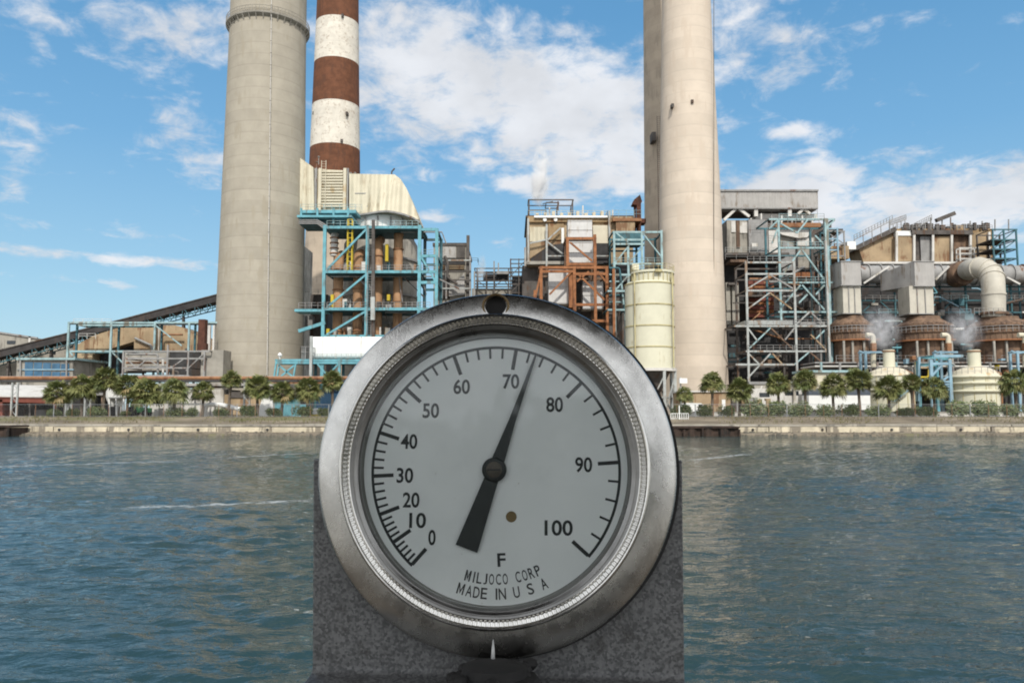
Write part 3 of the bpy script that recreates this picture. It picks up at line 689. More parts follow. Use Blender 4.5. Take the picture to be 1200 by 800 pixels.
# ------------------------------------------------------------------ palms and shrubs
def crown_mesh(seed, n=60, droop=1.0):
    r = random.Random(seed); mb = MB()
    for i in range(n):
        u = (i + .5) / n; pol = math.acos(1 - u * 1.70); azm = i * 2.39996 + r.uniform(-.3, .3)
        d = Vector((math.sin(pol) * math.cos(azm), math.sin(pol) * math.sin(azm), math.cos(pol)))
        L = r.uniform(.34, .62); side = d.cross(Vector((0, 0, 1)));
        side = side.normalized() if side.length > .05 else Vector((1, 0, 0))
        roll = r.uniform(-.9, .9); side = (side * math.cos(roll) + side.cross(d).normalized() * math.sin(roll)).normalized()
        end = d * L + Vector((0, 0, -.10 * droop * math.sin(pol)))
        o = len(mb.v); vs = [Vector((0, 0, 0)), d * L * .5 + side * .012, end, d * L * .5 - side * .012]; fs = [(0, 1, 2, 3)]
        nb_ = 15; fl_ = r.uniform(.38, .52); upv = side.cross(d).normalized()
        for k in range(nb_):
            a = (k / (nb_ - 1) - .5) * R(205) + r.uniform(-.08, .08)
            bd = (d * math.cos(a) + side * math.sin(a)).normalized(); l = fl_ * (1 - .25 * abs(a) / R(110)) * r.uniform(.85, 1.1)
            fold = upv * (.10 * (1 if k % 2 else -1) * .5)
            mid = end + bd * l * .55 + fold * l + Vector((0, 0, -.05 * droop * l)); tip = end + bd * l + Vector((0, 0, -.34 * droop * l * r.uniform(.6, 1.3)))
            ww = bd.cross(upv).normalized() * l * .085
            j = len(vs); vs += [mid + ww, mid - ww, tip]; fs += [(2, j, j + 1), (j, j + 2, j + 1)]
        mb.add(vs, fs)
    me_ = bpy.data.meshes.new('crown'); me_.from_pydata(mb.v, [], mb.f); me_.materials.append(M['palm_leaf']); return me_
CROWNS = [crown_mesh(k, n=80 + 9 * (k % 3), droop=.8 + .25 * (k % 4)) for k in range(6)]
def palm(px, cy, r, label, lean=0.0, Y=None, gy=None):
    Y = Y or 115 + rnd.uniform(-.6, 2.2)
    top = at(px, cy, Y); o = thing('palm_tree', label, 'palm tree', (top.x - lean, Y, ZG), 'palm trees along the far bank')
    hgt = top.z - ZG; rw = r * Y / F * 1.12
    pts = []; rad = []
    for k in range(9):
        u = k / 8; pts.append((top.x - lean * (1 - u) ** 1.6 + .05 * math.sin(u * 5 + px), Y, ZG - .1 + (hgt + .1) * u)); rad.append((.23 - .08 * u + (.07 if k in (6, 7) else 0) + .012 * (k % 2)))
    MB().tube(pts, rad, 10).build('trunk', 'trunk', o, smooth=True)
    c = bpy.data.objects.new('crown', CROWNS[rnd.randrange(6)]); COL.objects.link(c); c.parent = o
    c.location = (lean, 0, hgt); c.rotation_euler = (rnd.uniform(-.12, .12), rnd.uniform(-.12, .12), rnd.uniform(0, 6.28)); c.scale = (rw, rw, rw * rnd.uniform(.9, 1.05))
    return o
palm(68, 459, 17, 'leftmost palm tree, in front of the low dark shed with the red fascia')
palm(97, 452, 18, 'second palm tree from the left edge, close between two pale poles')
palm(123, 443, 17, 'tall palm tree below the tan ash hopper, third from the left edge')
palm(150, 451, 17, 'palm tree with its crown merged into the bushier one on its right')
palm(172, 459, 20, 'bushy low hanging palm tree above the green tractor')
palm(205, 456, 18, 'palm tree beside the white hut left of the big grey chimney')
palm(238, 457, 14, 'slim palm tree just left of the foot of the big grey chimney')
palm(271, 443, 13, 'tallest slim leaning palm tree in front of the big grey chimney', lean=.45)
palm(302, 453, 18, 'wide palm tree in front of the right half of the grey chimney')
palm(331, 459, 16, 'palm tree in front of the turquoise truss trestle')
palm(361, 456, 17, 'palm tree in front of the pale pole under the white tank')
palm(390, 445, 14, 'palm tree partly hidden by the left rim of the dial')
palm(802, 461, 11, 'small short palm tree beside the lamp post right of the dial')
palm(834, 447, 15, 'palm tree in front of the cream chimney foot')
palm(866, 456, 17, 'dense round palm tree at the right edge of the cream chimney')
palm(912, 449, 16, 'palm tree in front of the dark base of the steel boiler frame')
palm(943, 445, 15, 'palm tree left of the grey and white trailer')
palm(976, 451, 17, 'palm tree in front of the grey and white trailer')
palm(1006, 445, 17, 'palm tree between the trailer and the left domed tank')
palm(1041, 454, 18, 'yellowish palm tree in front of the left domed tank')
palm(1068, 448, 12, 'small dark palm tree at the right edge of the left domed tank')
palm(1094, 453, 16, 'palm tree among the light blue gantry legs')
palm(1189, 446, 19, 'rightmost palm tree, right of the second domed tank')
def shrub_mesh(seed):
    r = random.Random(seed); mb = MB()
    lobes = [(r.uniform(-.6, .6), r.uniform(-.45, .45), r.uniform(.35, .75), r.uniform(.35, .6)) for _ in range(9)]
    for i in range(1500):
        lx, ly, lz, lr = lobes[i % 9]
        d = Vector((r.gauss(0, 1), r.gauss(0, 1), r.gauss(0, .9))).normalized() * lr * r.uniform(.55, 1.08)
        p = Vector((lx, ly, lz)) + d
        if p.z < .02: continue
        a = Vector((r.gauss(0, 1), r.gauss(0, 1), r.gauss(0, .6))).normalized(); b = a.orthogonal().normalized(); s = r.uniform(.045, .10)
        mb.add([p - a * s * 1.5, p + b * s * .6, p + a * s * 1.5, p - b * s * .6], [(0, 1, 2, 3)])
    me_ = bpy.data.meshes.new('foliage'); me_.from_pydata(mb.v, [], mb.f); me_.materials.append(M['shrub_leaf']); return me_
SHR = [shrub_mesh(100 + k) for k in range(5)]
def shrub(px, ytop, hw_, label):
    Y = 114.1 + rnd.uniform(0, .8); x = at(px, 480, Y).x; o = thing('shrub', label, 'shrub', (x, Y, ZG), 'shrubs behind the fence')
    h = at(px, ytop, Y).z - ZG; f_ = bpy.data.objects.new('foliage', SHR[rnd.randrange(5)]); COL.objects.link(f_); f_.parent = o
    f_.scale = (hw_ * Y / F / .95, 1.0, h / 1.18); f_.rotation_euler = (0, 0, rnd.choice((0, math.pi)) + rnd.uniform(-.2, .2))
    mb = MB()
    for k in range(4): mb.tube([(x + rnd.uniform(-.1, .1), Y, ZG - .05), (x + rnd.uniform(-.5, .5), Y + rnd.uniform(-.2, .2), ZG + h * .6)], [.04, .015], 5)
    mb.build('stems', 'trunk', o)
# foliage screen added behind the viewer, unseen, darkens what the glass reflects
tl = MB(); base_ = SHR[0]; rv_ = random.Random(31)
for k in range(14):
    ox, oy, sc_x = -13 + k * 1.7 + rv_.uniform(-1, 1), -27 + rv_.uniform(-4, 4), rv_.uniform(3.0, 4.2)
    tl.add([(ox + v.co.x * sc_x, oy + v.co.y * sc_x, 1.5 + v.co.z * sc_x * 1.25) for v in base_.vertices], [tuple(p.vertices) for p in base_.polygons])
tag(tl.build('added_foliage_screen', 'shrub_leaf', fix=False), 'added dark foliage screen behind the viewer, unseen, dims the glass reflection', 'foliage screen', kind='stuff')
for a in ((64, 478, 9, 'shrub under the leftmost palm tree'), (86, 478, 8, 'low shrub between the two leftmost palm trunks'), (114, 475, 12, 'broad yellowish shrub below the third palm from the left'),
          (146, 481, 6, 'small dark shrub left of the green tractor'), (206, 477, 12, 'shrub at the foot of the palm beside the white hut'), (226, 477, 8, 'shrub in front of the slim palm left of the chimney'),
          (258, 477, 10, 'bright green shrub under the white pipe'), (292, 474, 11, 'tall loose shrub left of the wide palm trunk'), (322, 477, 10, 'shrub under the palm by the turquoise trestle'),
          (355, 475, 12, 'brownish shrub left of the pale pole under the white tank'), (380, 477, 8, 'shrub beside the left rim of the dial'),
          (797, 472, 13, 'shrub behind the white gate'), (826, 473, 9, 'shrub at the trunk of the cream chimney palm'), (852, 474, 10, 'pale shrub between the two palms by the cream chimney'),
          (884, 468, 15, 'large shrub in front of the dark boiler frame base'), (910, 468, 13, 'tall shrub under the boiler frame palm'), (938, 471, 15, 'dense dark shrub left of the trailer'),
          (966, 473, 10, 'loose shrub in front of the trailer'), (995, 472, 14, 'square dark shrub at the right end of the trailer'), (1030, 474, 15, 'shrub in front of the left domed tank'),
          (1058, 476, 13, 'low shrub at the right foot of the left domed tank'), (1085, 475, 14, 'shrub under the light blue gantry'), (1128, 468, 20, 'large dark shrub in front of the right domed tank'),
          (1158, 467, 17, 'rounded shrub at the right side of the right domed tank'), (1186, 472, 14, 'shrub below the rightmost palm tree'), (1212, 471, 12, 'shrub at the right edge of the view')): shrub(*a)
#__PART3__
# ------------------------------------------------------------------ chimneys
def chimney(o, segs, Yc, name='shaft', seg=96):
    """segs: list of (material, [(py, x_left, x_right), ...]) from bottom to top"""
    outs = []
    for m_, rows in segs:
        prof_ = []; cxs = []
        for (py, xl, xr) in rows:
            p = at((xl + xr) / 2, py, Yc); p.z = at((xl + xr) / 2, py, Yc - (xr - xl) / 2 * Yc / F).z; dep = (p - cam.location).dot(Vector((0, math.cos(TH), math.sin(TH))))
            prof_.append(((xr - xl) / 2 * dep / F * .998, p.z)); cxs.append(p.x)
        mb = MB(); vs_ = []
        for (r_, z), cx in zip(prof_, cxs):
            for k in range(seg): vs_.append((o['_cx'] + r_ * math.cos(2 * math.pi * k / seg), Yc + r_ * math.sin(2 * math.pi * k / seg), z))
        n = len(prof_)
        mb.add(vs_, [(i * seg + k, i * seg + (k + 1) % seg, (i + 1) * seg + (k + 1) % seg, (i + 1) * seg + k) for i in range(n - 1) for k in range(seg)] + [tuple((n - 1) * seg + k for k in range(seg))])
        outs.append(mb.build(name, m_, o, smooth=True))
    return outs
def on_shaft(px, py, xc, Yc, r):                     # point on the front of a round shaft
    p = at(px, py, Yc - r); return p
def chim_thing(name, label, cx_px, Yc):
    p = at(cx_px, 440, Yc); o = thing(name, label, 'chimney', (p.x, Yc, ZG)); o['_cx'] = p.x; return o
# left: broad grey concrete chimney with a ring platform
YL = 160
c1 = chim_thing('concrete_chimney', 'broad grey concrete chimney with a ring platform, left of the striped stack', 303.5, YL)
chimney(c1, [('concrete_grey', [(500, 249, 355), (440, 252, 354), (300, 258, 354.5), (200, 262, 355), (100, 267, 356), (40, 270, 357), (-250, 281, 361)])], YL)
zr = at(313, 36, YL).z; rr_ = 44.5 * 165 / F
MB().lathe([(rr_ - .6, -1.0), (rr_ + .5, -.2), (rr_ + .55, .1), (rr_ - .6, .12)], (c1['_cx'], YL, zr), 72).build('ring_platform', 'concrete_wall', c1, smooth=True)
mb = MB()
for k in range(72):
    a = 2 * math.pi * k / 72; mb.beam((c1['_cx'] + (rr_ + .45) * math.cos(a), YL + (rr_ + .45) * math.sin(a), zr + .1), (c1['_cx'] + (rr_ + .45) * math.cos(a), YL + (rr_ + .45) * math.sin(a), zr + 1.3), .08)
for h in (.7, 1.3): mb.tube([(c1['_cx'] + (rr_ + .45) * math.cos(a), YL + (rr_ + .45) * math.sin(a), zr + h) for a in np.linspace(0, 2 * math.pi, 73)], .05, 5, cap=False)
mb.build('platform_railing', 'concrete_wall', c1)
mb = MB()
for k in range(36):
    a = 2 * math.pi * k / 36; mb.beam((c1['_cx'] + (rr_ - .6) * math.cos(a), YL + (rr_ - .6) * math.sin(a), zr - 2.0), (c1['_cx'] + (rr_ + .4) * math.cos(a), YL + (rr_ + .4) * math.sin(a), zr - .2), .18)
mb.build('platform_brackets', 'concrete_wall', c1)
MB().tube([at(313 + (438 - y) * .012, y, YL - (8.70 - (438 - y) * .0028)) + Vector((0, -.02, 0)) for y in range(450, -260, -30)], .07, 6).build('ladder_rail', 'white_dull', c1)
mb = MB()
for y in range(440, -20, -14):
    p = at(313 + (438 - y) * .012, y, YL - (8.70 - (438 - y) * .0028)); mb.box((p.x - .16, p.y - .12, p.z - .04), (p.x + .16, p.y + .1, p.z + .04))
mb.build('ladder_clamps', 'concrete_wall', c1)
# striped stack behind
YS = 265
c2 = chim_thing('striped_chimney', 'tall chimney painted in broad brown and white bands behind the cream duct', 387.5, YS)
chimney(c2, [('concrete_rear', [(490, 351, 427), (440, 352.5, 426), (300, 358, 423.5), (215, 361.5, 421.5)]), ('brown_paint', [(215, 361.5, 421.5), (167, 363.5, 421)]),
             ('white_paint_old', [(167, 363.5, 421), (116, 366, 420.3)]), ('brown_paint', [(116, 366, 420.3), (66, 368, 419.7)]), ('white_paint_old', [(66, 368, 419.7), (17.5, 370, 419.2)]),
             ('brown_paint', [(17.5, 370, 419.2), (-40, 372, 418.5)]), ('white_paint_old', [(-40, 372, 418.5), (-100, 374, 418)]), ('brown_paint', [(-100, 374, 418), (-170, 376, 417.5)])], YS)
for px, py, dy in ((368.5, 134, 3.0), (407, 134, 5.2), (402, 20, 5.0), (401, 166, 5.6)):
    p = at(px, py, YS - dy * 1.23); MB().box((p.x - .35, p.y - 1.2, p.z - .5), (p.x + .35, p.y + 1.5, p.z + .5)).build('warning_lamp', 'dark_steel', c2)
# right pair
YR = 160
c3 = chim_thing('concrete_chimney', 'bright cream concrete chimney standing in front right of the silo', 812.5, YR)
chimney(c3, [('concrete_cream', [(500, 774, 858), (440, 775, 854.5), (240, 774, 845), (0, 774.5, 831), (-430, 772.5, 812)])], YR)
for px, py, dy in ((788, 124, 4.9), (811, 119.5, 5.6), (832.5, 124, 3.2)):
    p = at(px, py, YR - dy); MB().box((p.x - .25, p.y - .35, p.z - .35), (p.x + .25, p.y + 1.0, p.z + .35)).build('warning_lamp', 'dark_steel', c3)
mb = MB(); mb.tube([at(840, 480, YR - 5.9), at(838.5, 420, YR - 5.9), at(836, 395, YR - 5.8), at(834, 240, YR - 5.0), at(827, 20, YR - 3.6), at(825, -40, YR - 3.4)], .10, 6); mb.build('conduit', 'concrete_wall', c3)
mb = MB(); mb.tube([at(836.5, y, YR - 5.9 + (440 - y) * .003) for y in range(440, -40, -40)], .06, 6); mb.build('cable', 'dark_steel', c3)
YR2 = 196
c4 = chim_thing('concrete_chimney', 'shaded grey concrete chimney partly hidden behind the cream one', 793, YR2)
chimney(c4, [('concrete_rear', [(500, 748, 826), (440, 749, 825), (240, 757, 825), (0, 754.5, 817), (-260, 752, 808)])], YR2)
p = at(766, 160, YR2 - 6.5); MB().box((p.x - .5, p.y - .5, p.z - 1.2), (p.x + .5, p.y + 2.5, p.z + 1.0)).build('vent_door', 'dark_steel', c4)
ladder(c4, 772, 136, 300, YR2 - 7.6, 'dark_steel', .9)

# ------------------------------------------------------------------ left: conveyor, buildings, ash hopper
Y = 168
o = thing('coal_conveyor', 'long dark inclined coal conveyor gallery rising to the left chimney', 'conveyor', base(60, Y))
def incl(x): return 424 - (x + 30) * .252 if x < 130 else 384 - (x - 130) * .262
mb = MB()
for (xa, xb) in ((-60, 130), (130, 275)):
    a, b = at(xa, incl(xa), Y), at(xb, incl(xb), Y); mb.beam(a, b, 3.2, 1.35)
mb.build('gallery', 'soot_steel', o)
mb = MB()
for (xa, xb) in ((-60, 130), (130, 275)):
    a, b = at(xa, incl(xa), Y), at(xb, incl(xb), Y); u = Vector((0, 0, .8)); mb.beam(a + u, b + u, 3.6, .2)
mb.build('gallery_roof', 'dark_steel', o)
mb = MB()
for s in (-1.5, 1.5):
    a, b = at(-60, incl(-60) + 10, Y), at(275, incl(275) + 10, Y); e = Vector((0, s, 0)); mb.beam(a + e, b + e, .2)
    n = 46
    for k in range(n):
        p, q = a.lerp(b, k / n), a.lerp(b, (k + 1) / n); up = Vector((0, 0, 1.6)); mb.beam(p + e, q + e + up if k % 2 else p + e + up, .12); mb.beam(p + e + (up if k % 2 == 0 else Vector()), q + e + (up if k % 2 else Vector()), .12)
mb.build('truss', 'teal_dark', o)
for px in (10, 60, 100, 215):
    bar('trestle_leg', 'dark_steel', o, px, incl(px) + 6, px - 3, 470, Y, .4); bar('trestle_leg', 'dark_steel', o, px, incl(px) + 6, px + 6, 470, Y + 2, .4)
railing(o, 86, 130, incl(110) - 9, Y - 1, 0, 'white_dull')
Y = 172
o = thing('concrete_building', 'plain grey concrete building behind the conveyor at the left edge', 'building', base(30, Y))
MB().prism(poly([(-60, 384), (0, 389.5), (43, 396), (43, 490), (-60, 490)], Y), Y, Y + 18).build('wall', 'concrete_wall', o)
MB().prism(poly([(43, 403), (92, 410), (100, 418), (100, 490), (43, 490)], Y + 2), Y + 2, Y + 18).build('side_wing', 'concrete_wall', o)
for (x0, y0, x1, y1) in ((8, 399, 18, 403), (2, 408, 8, 411), (62, 412, 65, 415), (70, 419, 73, 422)): body('window', 'glass_dark', o, x0, y0, x1, y1, Y - .1 if x0 < 43 else Y + 1.9, .3)
body('pilaster', 'white_dull', o, 31, 394, 33.5, 490, Y - .3, .5); MB().prism(poly([(-60, 383), (0, 388.5), (43.6, 395), (43.6, 397), (0, 390.5), (-60, 385)], Y - .3), Y - .3, Y + .05).build('cornice', 'grey_steel', o)
Y = 152
o = thing('blue_glazed_building', 'low building with rows of blue glazing below the conveyor', 'building', base(55, Y))
body('wall', 'concrete_wall', o, 20, 420, 86, None, Y, 12)
for r_ in range(2):
    for k in range(5):
        x0 = 29 + k * 10.6; body('window', 'blue_glaze', o, x0, 424 + r_ * 10 + k * .5, x0 + 9.4, 432 + r_ * 10 + k * .5, Y - .15, .2)
body('sill_band', 'sky_blue', o, 20, 432.2, 86, 433.6, Y - .25, .4); body('eaves', 'teal_pale', o, 19, 419, 88, 421.5, Y - .6, 12.8)
bar('downpipe', 'grey_steel', o, 24, 421, 24, 470, Y - .4, .25); bar('downpipe', 'grey_steel', o, 78, 421, 78, 470, Y - .4, .25)
Y = 126
o = thing('open_shed', 'low dark open shed with a white roof and dull red fascia', 'shed', base(30, Y))
MB().prism(poly([(-60, 463.5), (74, 466.5), (74, 473), (-60, 469)], Y), Y, Y + .4).build('fascia', 'red_brown', o)
a = at(-60, 462, Y); b = at(76, 465, Y); a2 = at(-60, 449, Y + 14); b2 = at(74, 452, Y + 14)
MB().add([a, b, b2, a2, a + Vector((0, 0, -.2)), b + Vector((0, 0, -.2)), b2 + Vector((0, 0, -.2)), a2 + Vector((0, 0, -.2))], [(0, 1, 2, 3), (7, 6, 5, 4), (0, 4, 5, 1), (1, 5, 6, 2), (2, 6, 7, 3), (3, 7, 4, 0)]).build('roof', 'white_dull', o)
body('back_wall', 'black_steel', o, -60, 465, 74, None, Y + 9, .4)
for px in (-30, 2, 35, 66): bar('post', 'red_brown' if px in (2, 66) else 'dark_steel', o, px, 468, px, 492, Y + .3, .6 if px in (2, 66) else .25)
body('end_wall', 'red_brown', o, -4, 468, 4, None, Y + .3, 6)
body('stored_machine', 'dark_steel', o, 12, 474, 30, None, Y + 4, 3); body('bench', 'grey_steel', o, 40, 480, 60, None, Y + 4, 2)
# pipe rack along the yard
Y = 121
o = thing('pipe_rack', 'long rusty pipe line on lattice posts running behind the palms', 'pipe rack', base(120, Y))
for j, (yy, r_, m_) in enumerate(((443, .30, 'rust_pipe'), (446.5, .16, 'grey_steel'), (441.5, .12, 'white_dull'))): MB().tube([at(-60, yy, Y + j * .8), at(452, yy, Y + j * .8)], r_, 10).build('pipe', m_, o, smooth=True)
for px in (18, 82, 104, 197, 290, 418):
    for s in (-4, 4):
        MB().beam(at(px + s * .8, 448, Y), (at(px + s * .8, 448, Y).x, Y, ZG), .24).build('post', 'pale_steel', o)
    mb = MB(); za = at(px, 449, Y).z
    for k in range(5):
        x0, x1 = at(px - 3.2, 450, Y).x, at(px + 3.2, 450, Y).x; z0 = ZG + (za - ZG) * k / 5; z1 = ZG + (za - ZG) * (k + 1) / 5; mb.beam((x0, Y, z0) if k % 2 else (x1, Y, z0), (x1, Y, z1) if k % 2 else (x0, Y, z1), .07)
    mb.build('lattice', 'pale_steel', o)
# tan ash hopper building
Y = 163
o = thing('ash_hopper', 'rust streaked tan hopper house with sloping roof behind a turquoise pipe frame', 'hopper', base(140, Y))
MB().prism(poly([(86, 406), (110, 393), (135, 385), (156, 381), (180, 381), (180, 411), (157, 411), (157, 400), (108, 415), (108, 436), (86, 436)], Y), Y, Y + 10).build('hopper_wall', 'tan_wall', o)
MB().prism(poly([(187, 381), (205, 381), (222, 387), (232, 394), (252, 408), (252, 412), (187, 412)], Y + 1), Y + 1, Y + 10).build('slope_wall', 'tan_wall', o)
body('gap_panel', 'white_dull', o, 181, 381, 186.5, 412, Y + 2, 6)
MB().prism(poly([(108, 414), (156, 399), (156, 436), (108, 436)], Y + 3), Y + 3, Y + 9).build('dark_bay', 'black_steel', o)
body('vent_box', 'white_dull', o, 104, 424, 110, 434, Y - 1, 1); body('vent_box', 'white_dull', o, 84, 427, 90, 434, Y - 1, 1)
railing(o, 92, 112, 397, Y - .5, 0, 'white_dull'); railing(o, 100, 128, 390, Y + 4, 0, 'white_dull')
pipe('pipe', 'grey_steel', o, [(158, 396, Y - .5), (178, 405, Y - .5), (179, 430, Y - .5)], .25); pipe('pipe', 'rust_pipe', o, [(190, 425, Y - .5), (190, 392, Y - .5), (214, 392, Y - .5)], .2)
Y = 155
o = thing('pipe_bridge_frame', 'turquoise pipe bridge frame around the tan hopper house', 'steel frame', base(165, Y))
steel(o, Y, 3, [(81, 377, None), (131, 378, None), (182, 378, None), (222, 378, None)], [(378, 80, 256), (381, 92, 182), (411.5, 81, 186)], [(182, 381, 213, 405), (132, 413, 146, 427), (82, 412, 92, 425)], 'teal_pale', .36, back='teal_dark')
mb = MB()
for k in range(22): 
    p = at(94 + k * 4, 379.5, Y + rnd.uniform(0, 2)); mb.box((p.x - .35, p.y, p.z - .15), (p.x + .35, p.y + .5, p.z + rnd.uniform(.1, .5)))
mb.build('pipe_clamps', 'dark_steel', o)
for k in range(4): MB().tube([at(82, 379.3, Y + .5 + k * .7), at(256, 379.3, Y + .5 + k * .7)], .12 + .05 * (k % 2), 8).build('pipe', ('grey_steel', 'teal_pale', 'dark_steel', 'white_dull')[k], o, smooth=True)
Y = 145
o = thing('grey_steel_rack', 'weathered grey steel rack with cross bracing left of the chimney foot', 'steel frame', base(192, Y))
steel(o, Y, 8, [(145, 411, None), (197, 404, None), (221, 412, None), (240, 411, None)], [(411.5, 145, 246), (420, 146, 240), (431, 145, 222), (440, 145, 222)], [(146, 418, 160, 431), (160, 431, 172, 421), (200, 431, 216, 420), (218, 434, 241, 412), (172, 420, 190, 431)], 'grey_steel', .30, back='dark_steel')
for k in range(5): pipe('pipe', ('grey_steel', 'white_dull', 'rust_pipe', 'pale_steel', 'dark_steel')[k], o, [(148, 415 + k * 5, Y + 2 + k), (185 + k * 6, 415 + k * 5, Y + 2 + k), (185 + k * 6, 445, Y + 2 + k)], .2)
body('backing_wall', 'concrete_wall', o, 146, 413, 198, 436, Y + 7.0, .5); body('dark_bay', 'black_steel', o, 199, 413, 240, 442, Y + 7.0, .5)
body('concrete_wall', 'concrete_wall', thing('concrete_bunker', 'small pale concrete block wall at the foot of the left chimney', 'bunker', base(247, Y)), 236, 410, 262, None, Y + 1, 4)
Y = 150
o = thing('rusty_vent_stack', 'short dark rusty vent standing on the grey steel rack', 'vent', base(236, Y))
body('stack', 'hoist_rust', o, 232, 374, 240, 405, Y, 1.4); body('collar', 'hoist_rust', o, 230.8, 402, 241.2, 411, Y - .2, 1.8)
body('pipe', 'white_dull', o, 243, 381, 246, 412, Y + 1, .6); body('pipe', 'white_dull', o, 249, 381, 251, 412, Y + 1, .4)
# yard-level clutter on the left
Y = 127
o = thing('yard_wall_building', 'long low pale building behind the palms at the foot of the left chimney', 'building', base(240, Y))
body('wall', 'white_dull', o, 176, 456, 262, None, Y, 8); body('roof', 'grey_panel', o, 174, 449, 330, 452, Y - .6, 10); body('band', 'grey_steel', o, 176, 452.4, 328, 454.6, Y - .1, .3)
body('wall', 'tan_wall', o, 262, 462, 310, None, Y + .5, 7.5)
for x0 in (186, 199, 214, 228, 246): body('pilaster', 'grey_steel', o, x0, 456, x0 + 1.6, None, Y - .3, .3)
body('door', 'concrete_wall', o, 206, 468, 212, None, Y - .15, .2); body('loading_bay', 'dark_steel', o, 268, 459, 296, 466, Y + .3, .3)
Y = 126
o = thing('covered_yard', 'dark covered bay with white hoppers behind the palms left of centre', 'shelter', base(115, Y))
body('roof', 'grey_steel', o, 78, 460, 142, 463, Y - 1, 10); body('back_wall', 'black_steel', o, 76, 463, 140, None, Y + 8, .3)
for px in (80, 100, 120, 138): bar('post', 'pale_steel', o, px, 462, px, 492, Y - .5, .25)
body('lamp', 'white', o, 101, 463.2, 111, 464.6, Y - .6, .5)
Y = 122
o = thing('white_hopper', 'white cone hoppers on legs left of the green tractor', 'hopper', base(140, Y))
for px in (132, 141): 
    p = at(px, 455, Y + 1); MB().lathe([(.35, ZG + 1.5 - p.z), (.95, ZG + 3.0 - p.z), (.95, 0.3), (.5, .6)], p, 20).build('cone', 'white', o, smooth=True)
for px in (128, 136, 145): bar('leg', 'white', o, px, 455, px + .5, 492, Y, .18)
body('platform', 'pale_steel', o, 127, 465, 147, 466.2, Y - .2, 2.5)
Y = 119.5
o = thing('green_tractor', 'green tractor parked behind the fence under the bushy palm', 'tractor', base(162, Y)); bx, bz_ = o.location.x, ZG
MB().prism([(bx - .9, bz_ + .6), (bx + 1.9, bz_ + .6), (bx + 1.9, bz_ + 1.25), (bx + .2, bz_ + 1.4), (bx + .1, bz_ + 2.3), (bx - .8, bz_ + 2.3)], Y, Y + 1.3).build('body', 'green_paint', o)
MB().prism([(bx - .65, bz_ + 1.5), (bx - .02, bz_ + 1.5), (bx - .08, bz_ + 2.15), (bx - .65, bz_ + 2.15)], Y - .03, Y - .01).build('window', 'glass_dark', o)
for dx, r_ in ((-.55, .75), (1.45, .48)):
    for dy in (-.15, 1.2):
        wv = MB().lathe([(r_ * .45, 0), (r_ * .9, 0), (r_, .06), (r_, .24), (r_ * .9, .3), (r_ * .45, .3)], (bx + dx, Y + dy + .2, bz_ + r_), 24, axis='Y').build('wheel', 'rubber', o, smooth=True)
        MB().lathe([(.05, .28), (r_ * .5, .25), (r_ * .5, .05), (.05, .02)], (bx + dx, Y + dy + .2, bz_ + r_), 16, axis='Y').build('rim', 'yellow', wv, smooth=True)
MB().beam((bx - .9, Y + .6, bz_ + .8), (bx - 2.3, Y + .6, bz_ + .5), .3).build('drawbar', 'dark_steel', o)
MB().tube([(bx + 1.1, Y + .6, bz_ + 1.3), (bx + 1.1, Y + .6, bz_ + 2.0)], .06, 8).build('exhaust', 'dark_steel', o)
Y = 120.5
o = thing('white_shed', 'small white hut with grey lower wall right of the green tractor', 'hut', base(188, Y))
body('wall', 'white_dull', o, 181, 470, 197, None, Y, 3); MB().prism(poly([(179.5, 471), (186, 464), (198.5, 471)], Y - .2), Y - .2, Y + 3.3).build('roof', 'white', o)
body('door', 'concrete_wall', o, 186, 478, 191, None, Y - .05, .1)
Y = 119
o = thing('white_pipe_arch', 'thick white pipe bending out of the ground under the tall slim palm', 'pipe', base(255, Y))
pipe('pipe_run', 'white', o, [(240, 487, Y), (241.5, 473.5, Y), (262, 474.5, Y), (282, 479.5, Y)], .32, 14)
for px, py in ((252, 474), (272, 477.5)): bar('support', 'grey_steel', o, px, py, px, 490, Y, .18)
p = at(282, 479.5, Y); MB().tube([p, p + Vector((.12, 0, -.02))], .42, 14).build('pipe_flange', 'white_dull', o)
Y = 121
o = thing('white_tarp', 'white tarpaulin covered pile left of the turquoise container', 'tarpaulin', base(312, Y))
MB().prism(poly([(303, 490), (304, 476), (308, 465), (315, 461), (319, 466), (320, 478), (321, 490)], Y), Y, Y + 2.2).build('cover', 'white', o)
o = thing('turquoise_container', 'turquoise container with an open dark hatch behind the palms', 'container', base(342, Y + 1))
body('box', 'teal', o, 322, 466, 360, None, Y + 1, 3); body('roof', 'teal_pale', o, 321, 464.6, 361, 466, Y + .8, 3.4); body('hatch', 'black_steel', o, 352, 467.5, 359, 473, Y + .9, .1)
for k in range(8): body('rib', 'teal', o, 324 + k * 3.5, 467, 324.8 + k * 3.5, None, Y + .9, .1)
o = thing('navy_container', 'dark blue container beside the left rim of the dial', 'container', base(384, Y + 2))
body('box', 'navy', o, 371, 455, 408, None, Y + 2, 3)
for k in range(9): body('rib', 'navy', o, 372 + k * 4, 456, 373.2 + k * 4, None, Y + 1.9, .1)
o = thing('yellow_bollard', 'small yellow and white skid tank at the left rim of the dial', 'tank', base(372, 118))
MB().lathe([(.6, 0), (.6, .7), (.45, 1.1), (.2, 1.25)], (o.location.x, 118, ZG), 16).build('tank', 'white', o, smooth=True); MB().lathe([(.75, 0), (.75, .35)], (o.location.x, 118, ZG), 16).build('skid', 'yellow', o)

